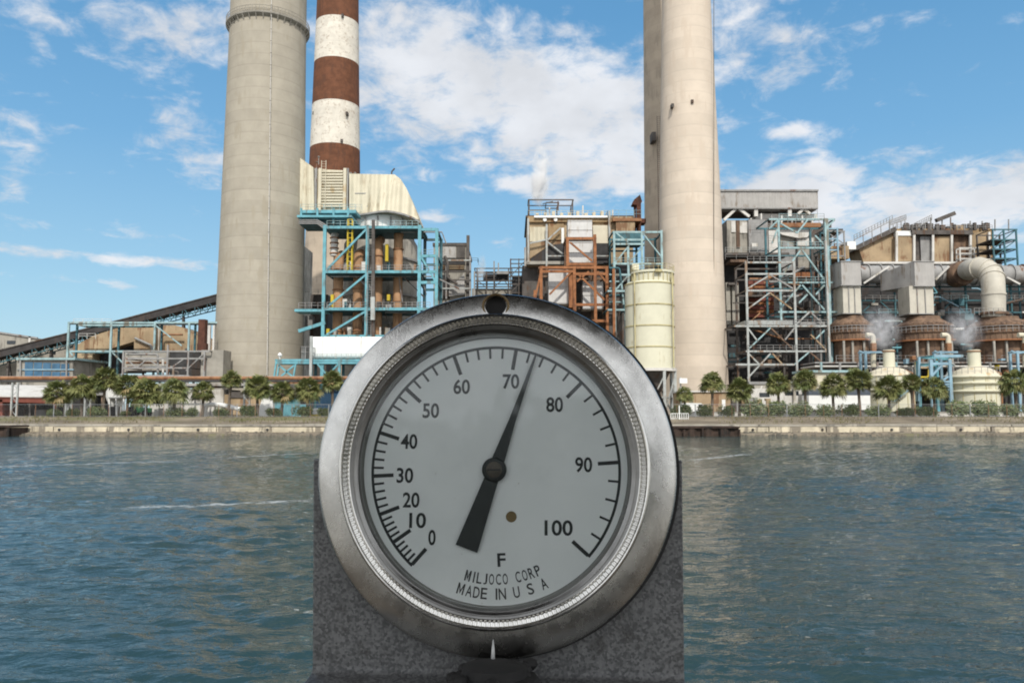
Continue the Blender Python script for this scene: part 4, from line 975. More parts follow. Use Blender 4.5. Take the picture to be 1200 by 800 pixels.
# ------------------------------------------------------------------ centre left: scrubber tower with its duct
YA = 165
o = thing('absorber_vessel', 'round grey absorber vessel inside the turquoise steel tower, white at its top', 'vessel', base(448, YA))
cx = at(446, 330, YA).x; rv = 43 * YA / F
def zpx(px, py, YY): return at(px, py, YY).z
MB().lathe([(rv, ZG), (rv, zpx(446, 279, YA - rv)), (rv * .86, zpx(446, 268, YA - rv))], (cx, YA, 0), 64).build('shell', 'concrete_wall', o, smooth=True)
MB().lathe([(rv * .86, zpx(446, 270, YA - rv)), (rv * .9, zpx(446, 262, YA - rv)), (rv * .9, zpx(446, 250, YA - rv))], (cx + .4, YA, 0), 64).build('top_section', 'white', o, smooth=True)
for k in range(7):
    a = -math.pi / 2 + (k - 3) * .38; x_, y_ = cx + .4 + rv * .91 * math.cos(a), YA + rv * .91 * math.sin(a)
    MB().beam((x_, y_, zpx(446, 266, YA - rv)), (x_, y_, zpx(446, 252, YA - rv)), .3).build('stiffener', 'grey_steel', o)
for yy in (300, 343, 378): MB().lathe([(rv, -.25), (rv + .35, -.2), (rv + .35, .2), (rv, .25)], (cx, YA, zpx(446, yy, YA - rv)), 64, cap=False).build('stiffener_ring', 'grey_steel', o)
YD = 158
o = thing('cream_duct', 'large cream ribbed flue duct joining the left chimney to the absorber tower', 'duct', base(420, YD))
MB().prism(poly([(345, 181), (353, 186), (367, 196), (368, 246), (345, 248)], YD), YD, YD + 11).build('duct_elbow', 'cream_panel', o)
MB().prism(poly([(368, 198), (408, 200), (408, 247), (368, 246)], YD + 1.2), YD + 1.2, YD + 10).build('expansion_joint', 'cream_panel', o)
mb = MB()
for k in range(13):
    a, b = at(374, 201.5 + k * 3.4, YD + 1.0), at(402, 201.5 + k * 3.4, YD + 1.0); mb.box((a.x, YD + .75, a.z - .12), (b.x, YD + 1.18, a.z + .22))
mb.build('ribs', 'cream_round', o)
for x0, x1 in ((368.3, 371), (373, 376), (402, 405.5), (406.5, 408)):
    body('joint_post', 'cream_round' if x0 != 368.3 and x0 != 406.5 else 'grey_steel', o, x0, 197, x1, 247, YD + .6, .55)
for px in (379.5,): ladder(o, px, 188, 262, YD + .4, 'cream_round', .9)
# hood sweeping down onto the absorber
HP = [(409, 203), (430, 203.5), (450, 203.8), (462, 204), (469, 209), (476, 220), (483, 236), (488.5, 250), (491, 257)]
top = [at(x, y, YD) for x, y in HP]
botp = [(409, 250), (424, 251.5), (437, 250.5), (448, 250), (455, 250), (463, 251), (474, 253), (484, 256), (491, 259.5)]
bot = [at(x, y, YD) for x, y in botp]
n = len(top); bulge = [0, -.2, -.9, -1.6, -1.9, -1.9, -1.4, -.6, .6]
vs_ = [(p.x, YD + .3, p.z) for p in top] + [(p.x, YD + .3 + b, p.z) for p, b in zip(bot, bulge)] + [(p.x, YD + 12, p.z) for p in top] + [(p.x, YD + 12.5, p.z) for p in bot]
fs_ = [(k, k + 1, n + k + 1, n + k) for k in range(n - 1)] + [(2 * n + k, 2 * n + k + 1, k + 1, k) for k in range(n - 1)] + [(3 * n + k, 3 * n + k + 1, 2 * n + k + 1, 2 * n + k) for k in range(n - 1)] + [(0, n, 3 * n, 2 * n), (n - 1, 2 * n - 1, 4 * n - 1, 3 * n - 1)] + [(n + k, n + k + 1, 3 * n + k + 1, 3 * n + k) for k in range(n - 1)]
MB().add(vs_, fs_).build('hood', 'cream_panel', o)
mb = MB()
for k in range(n - 1): mb.beam(Vector(vs_[n + k]) + Vector((0, -.1, 0)), Vector(vs_[n + k + 1]) + Vector((0, -.1, 0)), .35)
mb.build('hood_lip', 'grey_steel', o)
body('seam_plate', 'grey_steel', o, 416, 226, 443, 227, YD + .12, .3); body('seam_plate', 'cream_round', o, 446, 226, 461, 226.7, YD + .12, .3); body('nozzle', 'grey_steel', o, 430, 241, 434, 242, YD - .2, .4)
railing(o, 410, 424, 246, YD - 1.2, 0, 'pale_steel', step=.8)
p = at(459, 204, YD + 5); MB().tube([p, p + Vector((0, 0, .5)), p + Vector((.6, 0, 1.2))], .16, 8).build('vent', 'dark_steel', o)
mb = MB()
for (x_, y_, h_) in ((371, 190, 12), (373.5, 184, 9), (416, 203, 4), (411, 203, 3)):
    p = at(x_, y_ + h_, YD + 4); q = at(x_, y_, YD + 4); mb.beam(p, q, .14); mb.lathe([(.1, -.2), (.32, 0), (.1, .2)], q, 10)
mb.build('lightning_rods', 'grey_steel', o)
YP = 150
o = thing('duct_walkway', 'turquoise steel walkway hanging under the cream duct beside the chimney', 'walkway', base(385, YP))
for x0, x1, y0, y1, dd in ((352, 417, 246, 249.5, 5), (348, 412, 252, 254.5, 8)): body('deck', 'teal', o, x0, y0, x1, y1, YP + (8 - dd), dd)
railing(o, 352, 416, 246, YP + 3.2, 0, 'teal_pale', step=1.5); body('under_deck', 'teal_dark', o, 351, 256, 408, 263, YP + 2, 6)
for x_ in (353, 372, 391, 408): bar('hanger', 'teal', o, x_, 244, x_, 262, YP + 1, .35)
for k in range(3): pipe('pipe', 'grey_steel', o, [(350, 258 + 2 * k, YP + .5), (372, 258 + 2 * k, YP + .5), (384, 265 + 3 * k, YP + .5)], .12)
YT = 147
o = thing('turquoise_steel_tower', 'turquoise painted open steel tower of four decks around the absorber', 'steel tower', base(440, YT))
steel(o, YT, 9, [(381, 264, None), (431, 264, None), (492, 264, None), (512, 268, None)], [(266.5, 380, 494), (318.5, 380, 512), (362, 380, 505), (394, 380, 512), (300, 492, 512), (331, 492, 512), (269, 492, 512)],
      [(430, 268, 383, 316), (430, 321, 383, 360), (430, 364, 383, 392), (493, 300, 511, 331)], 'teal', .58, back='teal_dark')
for yy, x1 in ((267, 494), (319, 494), (362.5, 506), (395, 500)):
    a, b = at(380, yy, YT), at(x1, yy, YT); MB().box((a.x, YT + .2, a.z - .12), (b.x, YT + 9.5, a.z + .02)).build('deck_plate', 'teal_dark', o)
for x0, x1, yy in ((383, 430, 318), (434, 491, 318), (383, 430, 361.5), (434, 504, 361.5), (350, 380, 362), (383, 430, 266), (434, 490, 266), (494, 511, 318), (494, 511, 300)): railing(o, x0, x1, yy - .5, YT - .4, 0, 'grey_steel' if yy > 300 else 'teal_pale', step=1.1)
body('side_deck', 'teal', o, 345, 362, 381, 365, YT, 4); bar('brace', 'teal', o, 350, 388, 381, 378, YT, .6)
ladder(o, 434, 266, 395, YT - .6, 'grey_steel', .8)
mb = MB()
a_, b_ = at(411, 258, YT + 1), at(411, 318, YT + 1)
for s in (-.42, .42):
    for dy in (0, .8): mb.beam((a_.x + s, YT + .5 + dy, a_.z), (a_.x + s, YT + .5 + dy, b_.z), .2)
for k in range(12):
    z_ = b_.z + (a_.z - b_.z) * k / 11; mb.box((a_.x - .45, YT + .42, z_), (a_.x + .45, YT + .5, z_ + .1))
mb.build('caged_ladder', 'yellow', o)
for (px, yt, yb, r_, m_) in ((397, 304, 400, .95, 'pipe_tan'), (420, 302, 400, .92, 'pipe_tan'), (443.5, 286, 400, .88, 'pipe_tan'), (467, 277, 400, .88, 'pipe_tan'), (392, 276, 300, .7, 'white_dull')):
    p, q = at(px, yt, YT + 4), at(px, yb, YT + 4); q.x = p.x
    MB().tube([q, p, p + Vector((0, .4, .55)), p + Vector((0, 2.6, 1.3))], r_, 16).build('riser_pipe', m_, o, smooth=True)
    mb = MB()
    for k in range(4):
        z_ = q.z + (p.z - q.z) * (k + .5) / 4; mb.lathe([(r_, -.12), (r_ + .18, -.1), (r_ + .18, .1), (r_, .12)], (p.x, p.y, z_), 16, cap=False)
    mb.build('pipe_collars', 'rust_pipe', o)
bar('drain_pipe', 'dark_steel', o, 437.5, 258, 437.5, 395, YT - .8, .55); bar('cable_tray', 'pale_steel', o, 437, 348, 437, 375, YT - 1.3, .75)
for px, y0, y1 in ((453, 286, 306), (389, 345, 362), (384, 385, 394), (455, 345, 352)): body('valve', 'yellow', o, px - 1.6, y0, px + 1.8, y1, YT + 2.5, .9)
for k in range(46):
    px = rnd.choice((rnd.uniform(384, 428), rnd.uniform(436, 500))); lv = rnd.choice((317, 361, 393)); hh_ = rnd.uniform(3, 11)
    body(rnd.choice(('pump', 'cabinet', 'valve')), rnd.choice(('grey_steel', 'pipe_tan', 'white_dull', 'concrete_wall', 'white_dull', 'dark_steel', 'teal_dark', 'rust_pipe', 'pale_steel')), o, px, lv - hh_, px + rnd.uniform(1.5, 5), lv, YT + rnd.uniform(1, 6), 1.2)
for k in range(10):
    p = at(rnd.uniform(384, 500), rnd.choice((272, 324, 366)), YT + rnd.uniform(1, 6)); MB().tube([p, p + Vector((rnd.uniform(3, 8), 0, 0)), p + Vector((rnd.uniform(8, 9), 0, -rnd.uniform(2, 5)))], .14, 6).build('pipe', 'grey_steel', o, smooth=True)
# dark plant between tower and chimney
Y = 172
o = thing('plant_block', 'dark industrial block seen between the left chimney and the turquoise tower', 'building', base(370, Y))
body('lower_block', 'dark_steel', o, 364, 345, 384, None, Y, 8); body('wall', 'concrete_wall', o, 340, 288, 356, None, Y + 46, 10)
for k in range(9): body('window', 'black_steel', o, 352.5, 300 + k * 11, 355, 304 + k * 11, Y + 45.8, .3)
body('silencer', 'grey_steel', o, 357, 370, 366, 384, Y - 4, 2); railing(o, 345, 382, 345, Y - .4, 0, 'grey_steel')
Y = 136
o = thing('white_tank', 'long bright white horizontal tank above the turquoise trestle', 'tank', base(400, Y))
za, zb = zpx(400, 394, Y), zpx(400, 420, Y); hh_ = (za - zb) / 2; xa, xb = at(364, 407, Y).x, at(470, 407, Y).x
mb = MB(); ring = [(math.copysign(abs(math.cos(a)) ** .35, math.cos(a)) * 1.8, math.copysign(abs(math.sin(a)) ** .35, math.sin(a)) * hh_) for a in np.linspace(0, 2 * math.pi, 33)[:-1]]
nn_ = len(ring); mb.add([(xa, Y + 1.8 + y_, (za + zb) / 2 + z_) for y_, z_ in ring] + [(xb, Y + 1.8 + y_, (za + zb) / 2 + z_) for y_, z_ in ring], [(k, (k + 1) % nn_, nn_ + (k + 1) % nn_, nn_ + k) for k in range(nn_)] + [tuple(range(nn_)), tuple(range(nn_, 2 * nn_))])
mb.build('shell', 'white', o, smooth=True)
for px in (378, 393, 408, 423): body('seam', 'white_dull', o, px - .25, 394.4, px + .25, 419.6, Y - .06, .3)
railing(o, 366, 440, 420, Y - .5, 0, 'pale_steel', h=.8, step=.8)
Y = 133
o = thing('turquoise_trestle', 'turquoise truss trestle carrying a walkway under the white tank', 'trestle', base(360, Y))
steel(o, Y, 3, [(365, 420, None), (398, 420, None), (430, 420, None)], [(422, 324, 470), (425, 324, 470)], [(324, 422, 320.5, 447), (328, 422, 324, 447), (347, 424, 343, 447), (327, 428, 344, 442), (329, 441, 345, 428), (372, 426, 384, 440), (397, 426, 384, 440)], 'teal', .42, back='teal_dark')
a, b = at(322, 421.5, Y), at(470, 421.5, Y); MB().box((a.x, Y, a.z - .1), (b.x, Y + 3.2, a.z + .1)).build('deck', 'teal', o)
MB().beam(at(318, 448, Y + 1), at(410, 448, Y + 1), .8, .4).build('beam', 'rust_pipe', o)
pp = at(365, 394, Y - 1.5); MB().beam(pp, (pp.x, pp.y, ZG), .42).build('lamp_pole', 'pale_steel', o)
p = at(328, 416, Y); mb = MB(); mb.tube([p + Vector((0, 0, -1)), p], .08, 8); mb.lathe([(.1, -.4), (.4, 0), (.15, .4)], p, 12); mb.build('lamp', 'white', o)
railing(o, 352, 364, 420, Y - .2, 3, 'grey_steel', h=2.0, step=.6)
# blocks behind the top of the dial
Y = 180
o = thing('turbine_block', 'grey clad block with a dark roof edge right of the turquoise tower', 'building', base(532, Y))
MB().prism(poly([(508, 286), (547, 286), (547, 420), (508, 420)], Y), Y, Y + 20).build('wall', 'concrete_wall', o)
body('parapet', 'dark_steel', o, 507, 284.5, 548, 288, Y - .3, 20.6); body('upper_cladding', 'grey_panel', o, 512, 289, 534, 302, Y - .25, .3); body('louvre', 'dark_steel', o, 535, 289, 545, 302, Y - .25, .4)
body('dark_band', 'black_steel', o, 510, 303, 545, 310, Y - .3, .4); body('ledge', 'tan_wall', o, 512, 311, 544, 315, Y - .8, .9)
MB().prism(poly([(526, 340), (544, 320), (545, 345), (526, 347)], Y - 1), Y - 1, Y).build('hopper', 'grey_panel', o)
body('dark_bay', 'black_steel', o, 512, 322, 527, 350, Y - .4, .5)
bar('mast', 'dark_steel', o, 548.5, 276, 548.5, 420, Y - 1, .7)
for (x_, y0, y1) in ((551, 300, 420), (556, 318, 420), (523, 300, 350), (518, 330, 350)): bar('post', 'grey_steel', o, x_, y0, x_, y1, Y - 2, .35)
for yy in (305, 318, 328, 338): bar('girt', rnd.choice(('pale_steel', 'dark_steel', 'tan_wall')), o, 515, yy, 552, yy, Y - 2.2, .3)
pipe('pipe', 'dark_steel', o, [(521, 300, Y - 3), (525, 308, Y - 3), (524, 325, Y - 3), (536, 333, Y - 3)], .3); railing(o, 548, 560, 308, Y - 2, 3, 'dark_steel')
Y = 190
o = thing('gallery_bridge', 'dark truss bridge with pipes spanning the gap behind the top of the dial', 'bridge', base(580, Y))
steel(o, Y, 5, [(559, 314, 420), (570, 318, 420), (579, 310, 420), (596, 314, 420)], [(314.5, 556, 600), (320, 556, 600), (329, 556, 600), (336, 556, 600)], [(578, 337, 590, 327), (590, 327, 597, 337), (560, 329, 570, 337)], 'dark_steel', .28, back='black_steel')
body('pipe_bundle', 'black_steel', o, 566, 321, 596, 327.5, Y + 1, 3); body('ground_floor', 'concrete_wall', o, 553, 338, 600, None, Y + 2, 6); body('cable_duct', 'grey_steel', o, 582, 317.5, 596, 321, Y - .5, 1)
for px in (579, 584): bar('vent_pipe', 'grey_steel', o, px, 306 if px < 580 else 308, px, 320, Y, .3)
Y = 175
o = thing('stair_tower', 'small dark stair tower with railings left of the panelled boiler house', 'stair tower', base(607, Y))
steel(o, Y, 5, [(598.5, 303, 420), (617, 303, 420), (608, 303, 420)], [(y, 598, 618) for y in (304, 309, 314, 319, 324, 333, 343)], [(599, 323, 616, 305), (599, 342, 616, 325)], 'dark_steel', .22, back='black_steel')
body('core', 'black_steel', o, 600, 323, 620, 420, Y + 2, 3)

# ------------------------------------------------------------------ centre right: boiler house, rusty frame, silo
Y = 168
o = thing('boiler_house', 'cream boiler house with pale panels and roof railings behind the rusty frame', 'building', base(690, Y))
MB().prism(poly([(618, 254), (742, 254), (742, 312), (618, 312)], Y + 1.5), Y + 1.5, Y + 22).build('wall', 'tan_wall', o)
body('lower_wall', 'dark_steel', o, 612, 311, 745, None, Y + 3, 20)
body('parapet', 'tan_panel', o, 619, 253.5, 718, 260, Y + .9, .6); body('roof_pipe', 'white', o, 626, 252.6, 712, 254.8, Y + .3, .5); body('roof', 'dark_steel', o, 616, 252.4, 744, 254.2, Y + 1.6, 21)
body('panel', 'cream_panel', o, 621, 266, 640, 283, Y + 1.1, .5); MB().prism(poly([(621, 285), (640, 281), (640, 290), (621, 303)], Y + 1.1), Y + 1.1, Y + 1.6).build('panel', 'tan_wall', o)
body('bay', 'tan_panel', o, 643, 262, 661, 281, Y + 1.2, .5); body('panel', 'cream_round', o, 695, 264, 713, 285, Y + .6, 1); body('panel_strip', 'white', o, 658, 267, 661, 285, Y + .9, .4)
MB().prism(poly([(622, 303), (645, 287), (663, 285), (663, 308), (622, 308)], Y + .6), Y + .6, Y + 1.4).build('hopper_shade', 'black_steel', o)  # black plate, a triangular shadow painted in on the wall
body('opening', 'black_steel', o, 697, 285, 713, 309, Y + .6, .8); body('sill', 'concrete_wall', o, 615, 306, 664, 309.5, Y - .3, 2)
for px in (638.5, 651): p = at(px, 257.6, Y + .8); MB().lathe([(.4, 0), (.4, .25)], p, 14, axis='Y').build('porthole', 'white', o)
for (x_, y0, y1) in ((640.5, 263, 316), (619, 256, 308), (714, 247, 420), (615.5, 290, 312)): bar('column', 'pale_steel', o, x_, y0, x_, y1, Y - .2, .4)
for b_ in ((641, 283, 660, 298), (642, 281, 657, 267), (621, 285, 640, 281)): bar('brace', 'pale_steel', o, *b_, Y - .1, .3)
for b_ in ((641, 300, 662, 300), (699, 300, 713, 300)): bar('girt', 'pale_steel', o, *b_, Y - .1, .25)
railing(o, 619, 712, 252.8, Y + 2, 6, 'cream_round', step=1.4)
steel(o, Y + 3, 5, [(620, 234, 253), (654, 236, 247), (671, 234, 253)], [(234.2, 619, 672), (246.5, 619, 640), (237.5, 640, 655)], [(654, 236, 652, 248), (671, 235, 668, 247), (636, 239, 648, 236)], 'dark_steel', .26)
for k in range(9): body('roof_unit', 'cream_round', o, 628 + k * 9.5, 249.5 - (k % 3), 631.5 + k * 9.5, 252.6, Y + 4, 1.5)
for px, y0 in ((683, 241), (718, 246), (644, 243)): bar('vent_pipe', 'white_dull', o, px, y0, px, 253, Y + 5, .3)
body('side_house', 'tan_wall', o, 722, 259, 744, 275, Y + .2, 6); body('side_roof', 'rust_pipe', o, 718, 255.5, 752, 259, Y - .1, 7); railing(o, 716, 752, 255.5, Y, 0, 'teal_pale', step=1.5, h=1.7)
Y = 163
def white_box(x0, y0, x1, y1, label, side=0):
    o_ = thing('gas_duct_box', label, 'duct', base((x0 + x1) / 2, Y)); body('casing', 'pale_panel', o_, x0, y0, x1, y1, Y, 4)
    for yy in (y0 + 1, (y0 + y1) / 2, y1 - 1): body('flange', 'grey_steel', o_, x0 - .4, yy - .2, x1 + .3, yy + .2, Y - .08, 4.1)
white_box(665.5, 258, 694, 281, 'pale grey duct box at the top of the rusty frame'); white_box(666.5, 283, 695, 308.5, 'pale grey duct box inside the upper rusty frame')
white_box(643, 316, 666, 356, 'pale grey duct box in the left bay of the lower rusty frame'); white_box(683, 330, 707, 362, 'pale grey duct box in the right bay of the lower rusty frame')
Y = 160
o = thing('rusty_steel_frame', 'orange rusted steel frame holding the pale duct boxes above the dial', 'steel frame', base(680, Y))
steel(o, Y, 6, [(665, 278, 312), (697, 275, 420), (634, 312, 420), (673, 312, 420), (711, 312, 420), (627, 340, 420)], [(279.5, 663, 698), (309.5, 664, 699), (313.5, 632, 712), (357, 672, 712), (321, 674, 710), (318, 634, 672), (376, 630, 712)],
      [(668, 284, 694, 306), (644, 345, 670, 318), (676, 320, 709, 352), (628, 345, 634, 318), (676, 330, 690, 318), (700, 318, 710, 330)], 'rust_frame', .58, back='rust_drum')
body('plate', 'rust_frame', o, 667, 318, 672, 360, Y + .2, 3)
Y = 157
o = thing('pale_turquoise_frame', 'pale turquoise steel frame between the rusty frame and the cream chimney', 'steel frame', base(745, Y))
steel(o, Y, 7, [(719.5, 271, None), (736, 290, None), (752, 272, 330), (775, 270, 330)], [(272, 718, 776), (281, 719, 755), (286, 719, 755), (309, 718, 776), (322, 719, 745), (341, 712, 732), (363, 712, 732)],
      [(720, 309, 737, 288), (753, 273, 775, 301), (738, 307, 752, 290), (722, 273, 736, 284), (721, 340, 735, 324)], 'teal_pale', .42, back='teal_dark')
body('duct', 'teal_dark', o, 721, 273, 752, 285, Y + 2, 4); body('duct', 'black_steel', o, 722, 308, 742, 330, Y + 5, 2); body('machine', 'dark_steel', o, 713, 330, 732, 420, Y + 6, 3)
for k in range(6): pipe('pipe', rnd.choice(('teal_pale', 'teal_dark', 'grey_steel')), o, [(714, 314 + k * 8, Y - .3 + k * .4), (726 + k, 314 + k * 8, Y - .3 + k * .4), (728 + k, 330 + k * 9, Y - .3 + k * .4)], .2)
railing(o, 719, 775, 308.5, Y - .3, 0, 'teal_pale', step=1.3); bar('column', 'rust_frame', o, 719, 315, 719, 420, Y - .6, .5)
Y = 172
o = thing('roof_hoist', 'dark rusted hoist head on the boiler house roof beside the shaded chimney', 'hoist', base(747, Y))
bar('mast', 'hoist_rust', o, 748.5, 232, 748.5, 275, Y, .9); bar('mast', 'hoist_rust', o, 744, 236, 744, 275, Y + 1, .5)
MB().prism(poly([(741, 239), (743, 234), (750, 228), (752.5, 236), (750, 241)], Y - .5), Y - .5, Y + 2).build('hood', 'hoist_rust', o); body('landing', 'hoist_rust', o, 741, 256, 757, 261, Y - .3, 3)
# cream silo
Y = 146; cxs_ = at(761.5, 380, Y).x; rs = 28.6 * Y / F
o = thing('cream_silo', 'round cream silo with dark seams standing in front of the cream chimney', 'silo', (cxs_, Y, ZG))
zz = lambda py: zpx(762, py, Y - rs)
MB().lathe([(rs, zz(431)), (rs, zz(330)), (rs * .93, zz(327.5))], (cxs_, Y, 0), 64).build('shell', 'silo_cream', o, smooth=True)
for yy in (330, 355.5, 380.5, 405.5): MB().lathe([(rs, -.13), (rs + .10, -.1), (rs + .10, .1), (rs, .13)], (cxs_, Y, zz(yy)), 64, cap=False).build('seam', 'silo_seam', o)
MB().lathe([(rs * .84, zz(329)), (rs * .84, zz(316))], (cxs_ + .6, Y, 0), 48).build('filter_house', 'silo_cream', o, smooth=True)
MB().lathe([(rs * .9, zz(317)), (rs * .9, zz(314.5))], (cxs_ + .6, Y, 0), 48).build('top_deck', 'silo_cream', o)
mb = MB()
for k in range(26):
    a = 2 * math.pi * k / 26; mb.beam((cxs_ + .6 + rs * .86 * math.cos(a), Y + rs * .86 * math.sin(a), zz(329)), (cxs_ + .6 + rs * .86 * math.cos(a), Y + rs * .86 * math.sin(a), zz(316.5)), .14)
mb.build('filter_ribs', 'silo_seam', o)
mb = MB()
for k in range(30):
    a = 2 * math.pi * k / 30; P_ = Vector((cxs_ + .6 + rs * .89 * math.cos(a), Y + rs * .89 * math.sin(a), zz(314.5))); mb.beam(P_, P_ + Vector((0, 0, 1.1)), .06)
for h in (.55, 1.1): mb.tube([(cxs_ + .6 + rs * .89 * math.cos(a), Y + rs * .89 * math.sin(a), zz(314.5) + h) for a in np.linspace(0, 2 * math.pi, 49)], .04, 5, cap=False)
mb.build('railing', 'silo_seam', o)
body('roof_box', 'silo_cream', o, 741, 309, 749, 316, Y - 1, 2); body('roof_box', 'silo_seam', o, 768, 315, 776, 318, Y - rs - .1, 1)
for xs_ in (743.5, 788): MB().beam((at(xs_, 340, Y - 3.6).x, Y - 3.6, zz(430)), (at(xs_, 340, Y - 3.6).x, Y - 3.6, zz(318)), .22).build('down_pipe', 'silo_seam', o)
MB().lathe([(rs + .3, zz(434)), (rs + .3, zz(430.6))], (cxs_, Y, 0), 48).build('base_ring', 'white_dull', o)
MB().lathe([(.8, ZG + 2.2), (rs * .8, zz(434))], (cxs_, Y, 0), 32).build('cone', 'dark_steel', o, smooth=True)
for k in range(8):
    a = 2 * math.pi * (k + .5) / 8; MB().beam((cxs_ + rs * math.cos(a), Y + rs * math.sin(a), ZG), (cxs_ + rs * math.cos(a), Y + rs * math.sin(a), zz(433)), .5).build('leg', 'pale_steel', o)
    a2 = 2 * math.pi * (k + 1.5) / 8; MB().beam((cxs_ + rs * math.cos(a), Y + rs * math.sin(a), ZG + .4), (cxs_ + rs * math.cos(a2), Y + rs * math.sin(a2), zz(440)), .22).build('brace', 'pale_steel', o)
    MB().beam((cxs_ + rs * math.cos(a), Y + rs * math.sin(a), ZG + 3.2), (cxs_ + rs * math.cos(a2), Y + rs * math.sin(a2), ZG + 3.2), .25).build('girt', 'pale_steel', o)
# yard right of the dial
Y = 122
o = thing('floodlight_pole', 'short pole with a white box floodlight beside the small palm', 'lamp post', base(797, Y))
pp = at(797.5, 444, Y); MB().tube([(pp.x, Y, ZG), (pp.x, Y, pp.z + .3)], .1, 8).build('pole', 'pale_steel', o); body('lamp_head', 'white', o, 796.5, 443, 805.5, 449, Y - .6, .6)
o = thing('chimney_plinth', 'low pinkish concrete plinth building at the foot of the cream chimney', 'building', base(825, Y + 12))
body('wall', 'tan_wall', o, 800, 459, 862, None, Y + 12, 8); body('roof_slab', 'white_dull', o, 799, 457.6, 863, 459.4, Y + 11.7, 8.6); body('door', 'dark_steel', o, 808, 468, 812, None, Y + 11.9, .1); body('door', 'white', o, 846, 468, 850, None, Y + 11.9, .1)
o = thing('white_van', 'small white van parked at the foot of the cream chimney', 'van', base(815, Y)); vx = o.location.x
MB().prism([(vx - 1.9, ZG + .4), (vx + 1.9, ZG + .4), (vx + 1.9, ZG + 1.1), (vx + 1.3, ZG + 1.25), (vx + .8, ZG + 2.0), (vx - 1.8, ZG + 2.05), (vx - 1.9, ZG + 1.8)], Y, Y + 1.8).build('body', 'white', o)
MB().prism([(vx + .25, ZG + 1.25), (vx + 1.1, ZG + 1.25), (vx + .72, ZG + 1.85), (vx + .25, ZG + 1.85)], Y - .03, Y - .005).build('window', 'glass_dark', o)
for dx in (-1.2, 1.2): 
    for dy in (.15, 1.9): MB().lathe([(.1, 0), (.30, 0), (.36, .05), (.36, .2), (.30, .25), (.1, .25)], (vx + dx, Y + dy, ZG + .36), 20, axis='Y').build('wheel', 'rubber', o, smooth=True)
YG = 112.2
o = thing('white_gate', 'white rail gate and steps on the bank beside the right rim of the dial', 'gate', (at(798, 480, YG).x, YG, 2.0)); mb = MB()
x0, x1, x2 = at(786, 480, YG).x, at(796, 480, YG).x, at(806.5, 480, YG).x
for x_ in np.linspace(x0, x2, 9): mb.beam((x_, YG, 1.3), (x_, YG, 2.9), .07)
for z_ in (1.5, 2.2, 2.9): mb.beam((x0, YG, z_), (x2, YG, z_), .07)
mb.build('gate_panel', 'white', o); MB().beam((x1, YG, 1.2), (x1, YG, 4.0), .13).build('post', 'white', o); MB().box((x0, YG - 1.4, 1.2), (x2 + .5, YG, 1.62)).build('landing', 'white_dull', o)
#__PART4__
# ------------------------------------------------------------------ right: conveyor head house, boiler frame
Y = 176
o = thing('conveyor_gallery', 'long pale grey clad conveyor gallery high up right of the cream chimney', 'conveyor', base(900, Y))
body('cladding', 'grey_panel', o, 820, 223.5, 958.5, 243.2, Y, 9); body('roof_edge', 'grey_steel', o, 819, 222, 959.3, 224, Y - .3, 9.6); body('bottom_edge', 'grey_steel', o, 819, 243, 958.8, 244.6, Y - .2, 9.4)
for (x0, y0, x1, y1) in ((848, 258, 862, 245), (866, 245, 878, 254), (935, 251, 941, 245), (942, 245, 949, 251)): bar('brace', 'white_dull', o, x0, y0, x1, y1, Y + .5, .6)
for px in (885.5, 925): bar('post', 'white_dull', o, px, 244, px, 254, Y + .5, .8)
body('eave_shade_strip', 'dark_steel', o, 846, 245, 950, 250, Y + 3, 5)  # dark box painting in the shade under the gallery
body('walkway', 'white_dull', o, 886, 250.5, 958, 256.5, Y + 2, 5); railing(o, 886, 958, 250.5, Y + 1.8, 0, 'grey_steel')
Y = 166
o = thing('boiler_block', 'dark cluttered boiler block behind the pale bracing right of the cream chimney', 'building', base(910, Y))
body('core', 'black_steel', o, 848, 300, 985, None, Y + 6, 20); body('upper_wall', 'dark_steel', o, 850, 262, 975, 302, Y + 10, 15)
body('tank_casing', 'concrete_wall', o, 852, 258, 877, 296, Y, 8); body('tank_casing', 'grey_steel', o, 877.5, 257, 900, 296, Y - 1, 8)
body('panel', 'white_dull', o, 867, 260, 876, 273, Y - .2, .4); body('panel', 'white_dull', o, 857, 259, 862, 272, Y - .2, .4); body('rust_strip', 'rust_drum', o, 863, 258, 867, 290, Y - .3, .5)
body('small_unit', 'white_dull', o, 881, 285, 888, 292, Y - 1.5, 1); body('casing', 'white_dull', o, 901, 270, 912, 296, Y + 1, 5)
pr_ = poly([(904, 267), (955, 267), (946, 278), (936, 279), (917, 275)], Y + 4); MB().prism(pr_, Y + 4, Y + 9).build('hood', 'white_dull', o)
body('hopper_wall', 'concrete_wall', o, 915, 277, 955, 314, Y + 5, 4); body('panel', 'white_dull', o, 934, 279, 953, 288, Y + 4.6, .5); body('post', 'black_steel', o, 933, 280, 935, 318, Y + 4.2, .5)
MB().prism(poly([(918, 282), (933, 290), (933, 316), (912, 318)], Y + 4.5), Y + 4.5, Y + 5).build('hopper_side', 'grey_steel', o)
body('rust_band', 'rust_frame', o, 930, 319, 955, 325, Y + 3, 3); body('pipe_header', 'rust_pipe', o, 909, 261, 962, 266, Y + 3, 1.2); body('deck', 'dark_steel', o, 850, 296, 925, 299, Y - 2, 8); body('ledge', 'rust_drum', o, 856, 304, 876, 307, Y - 2, 4)
for k in range(9):
    yy = 329 + k * 4.8; body('tube_panel', 'rust_frame' if k % 2 else 'red_brown', o, 877, yy, 907, yy + 4.2, Y + 1 + .3 * (k % 2), 1.2)
for x0, x1 in ((851, 856), (858, 866)): body('duct', 'concrete_wall', o, x0, 331, x1, 380, Y - 1, 2)
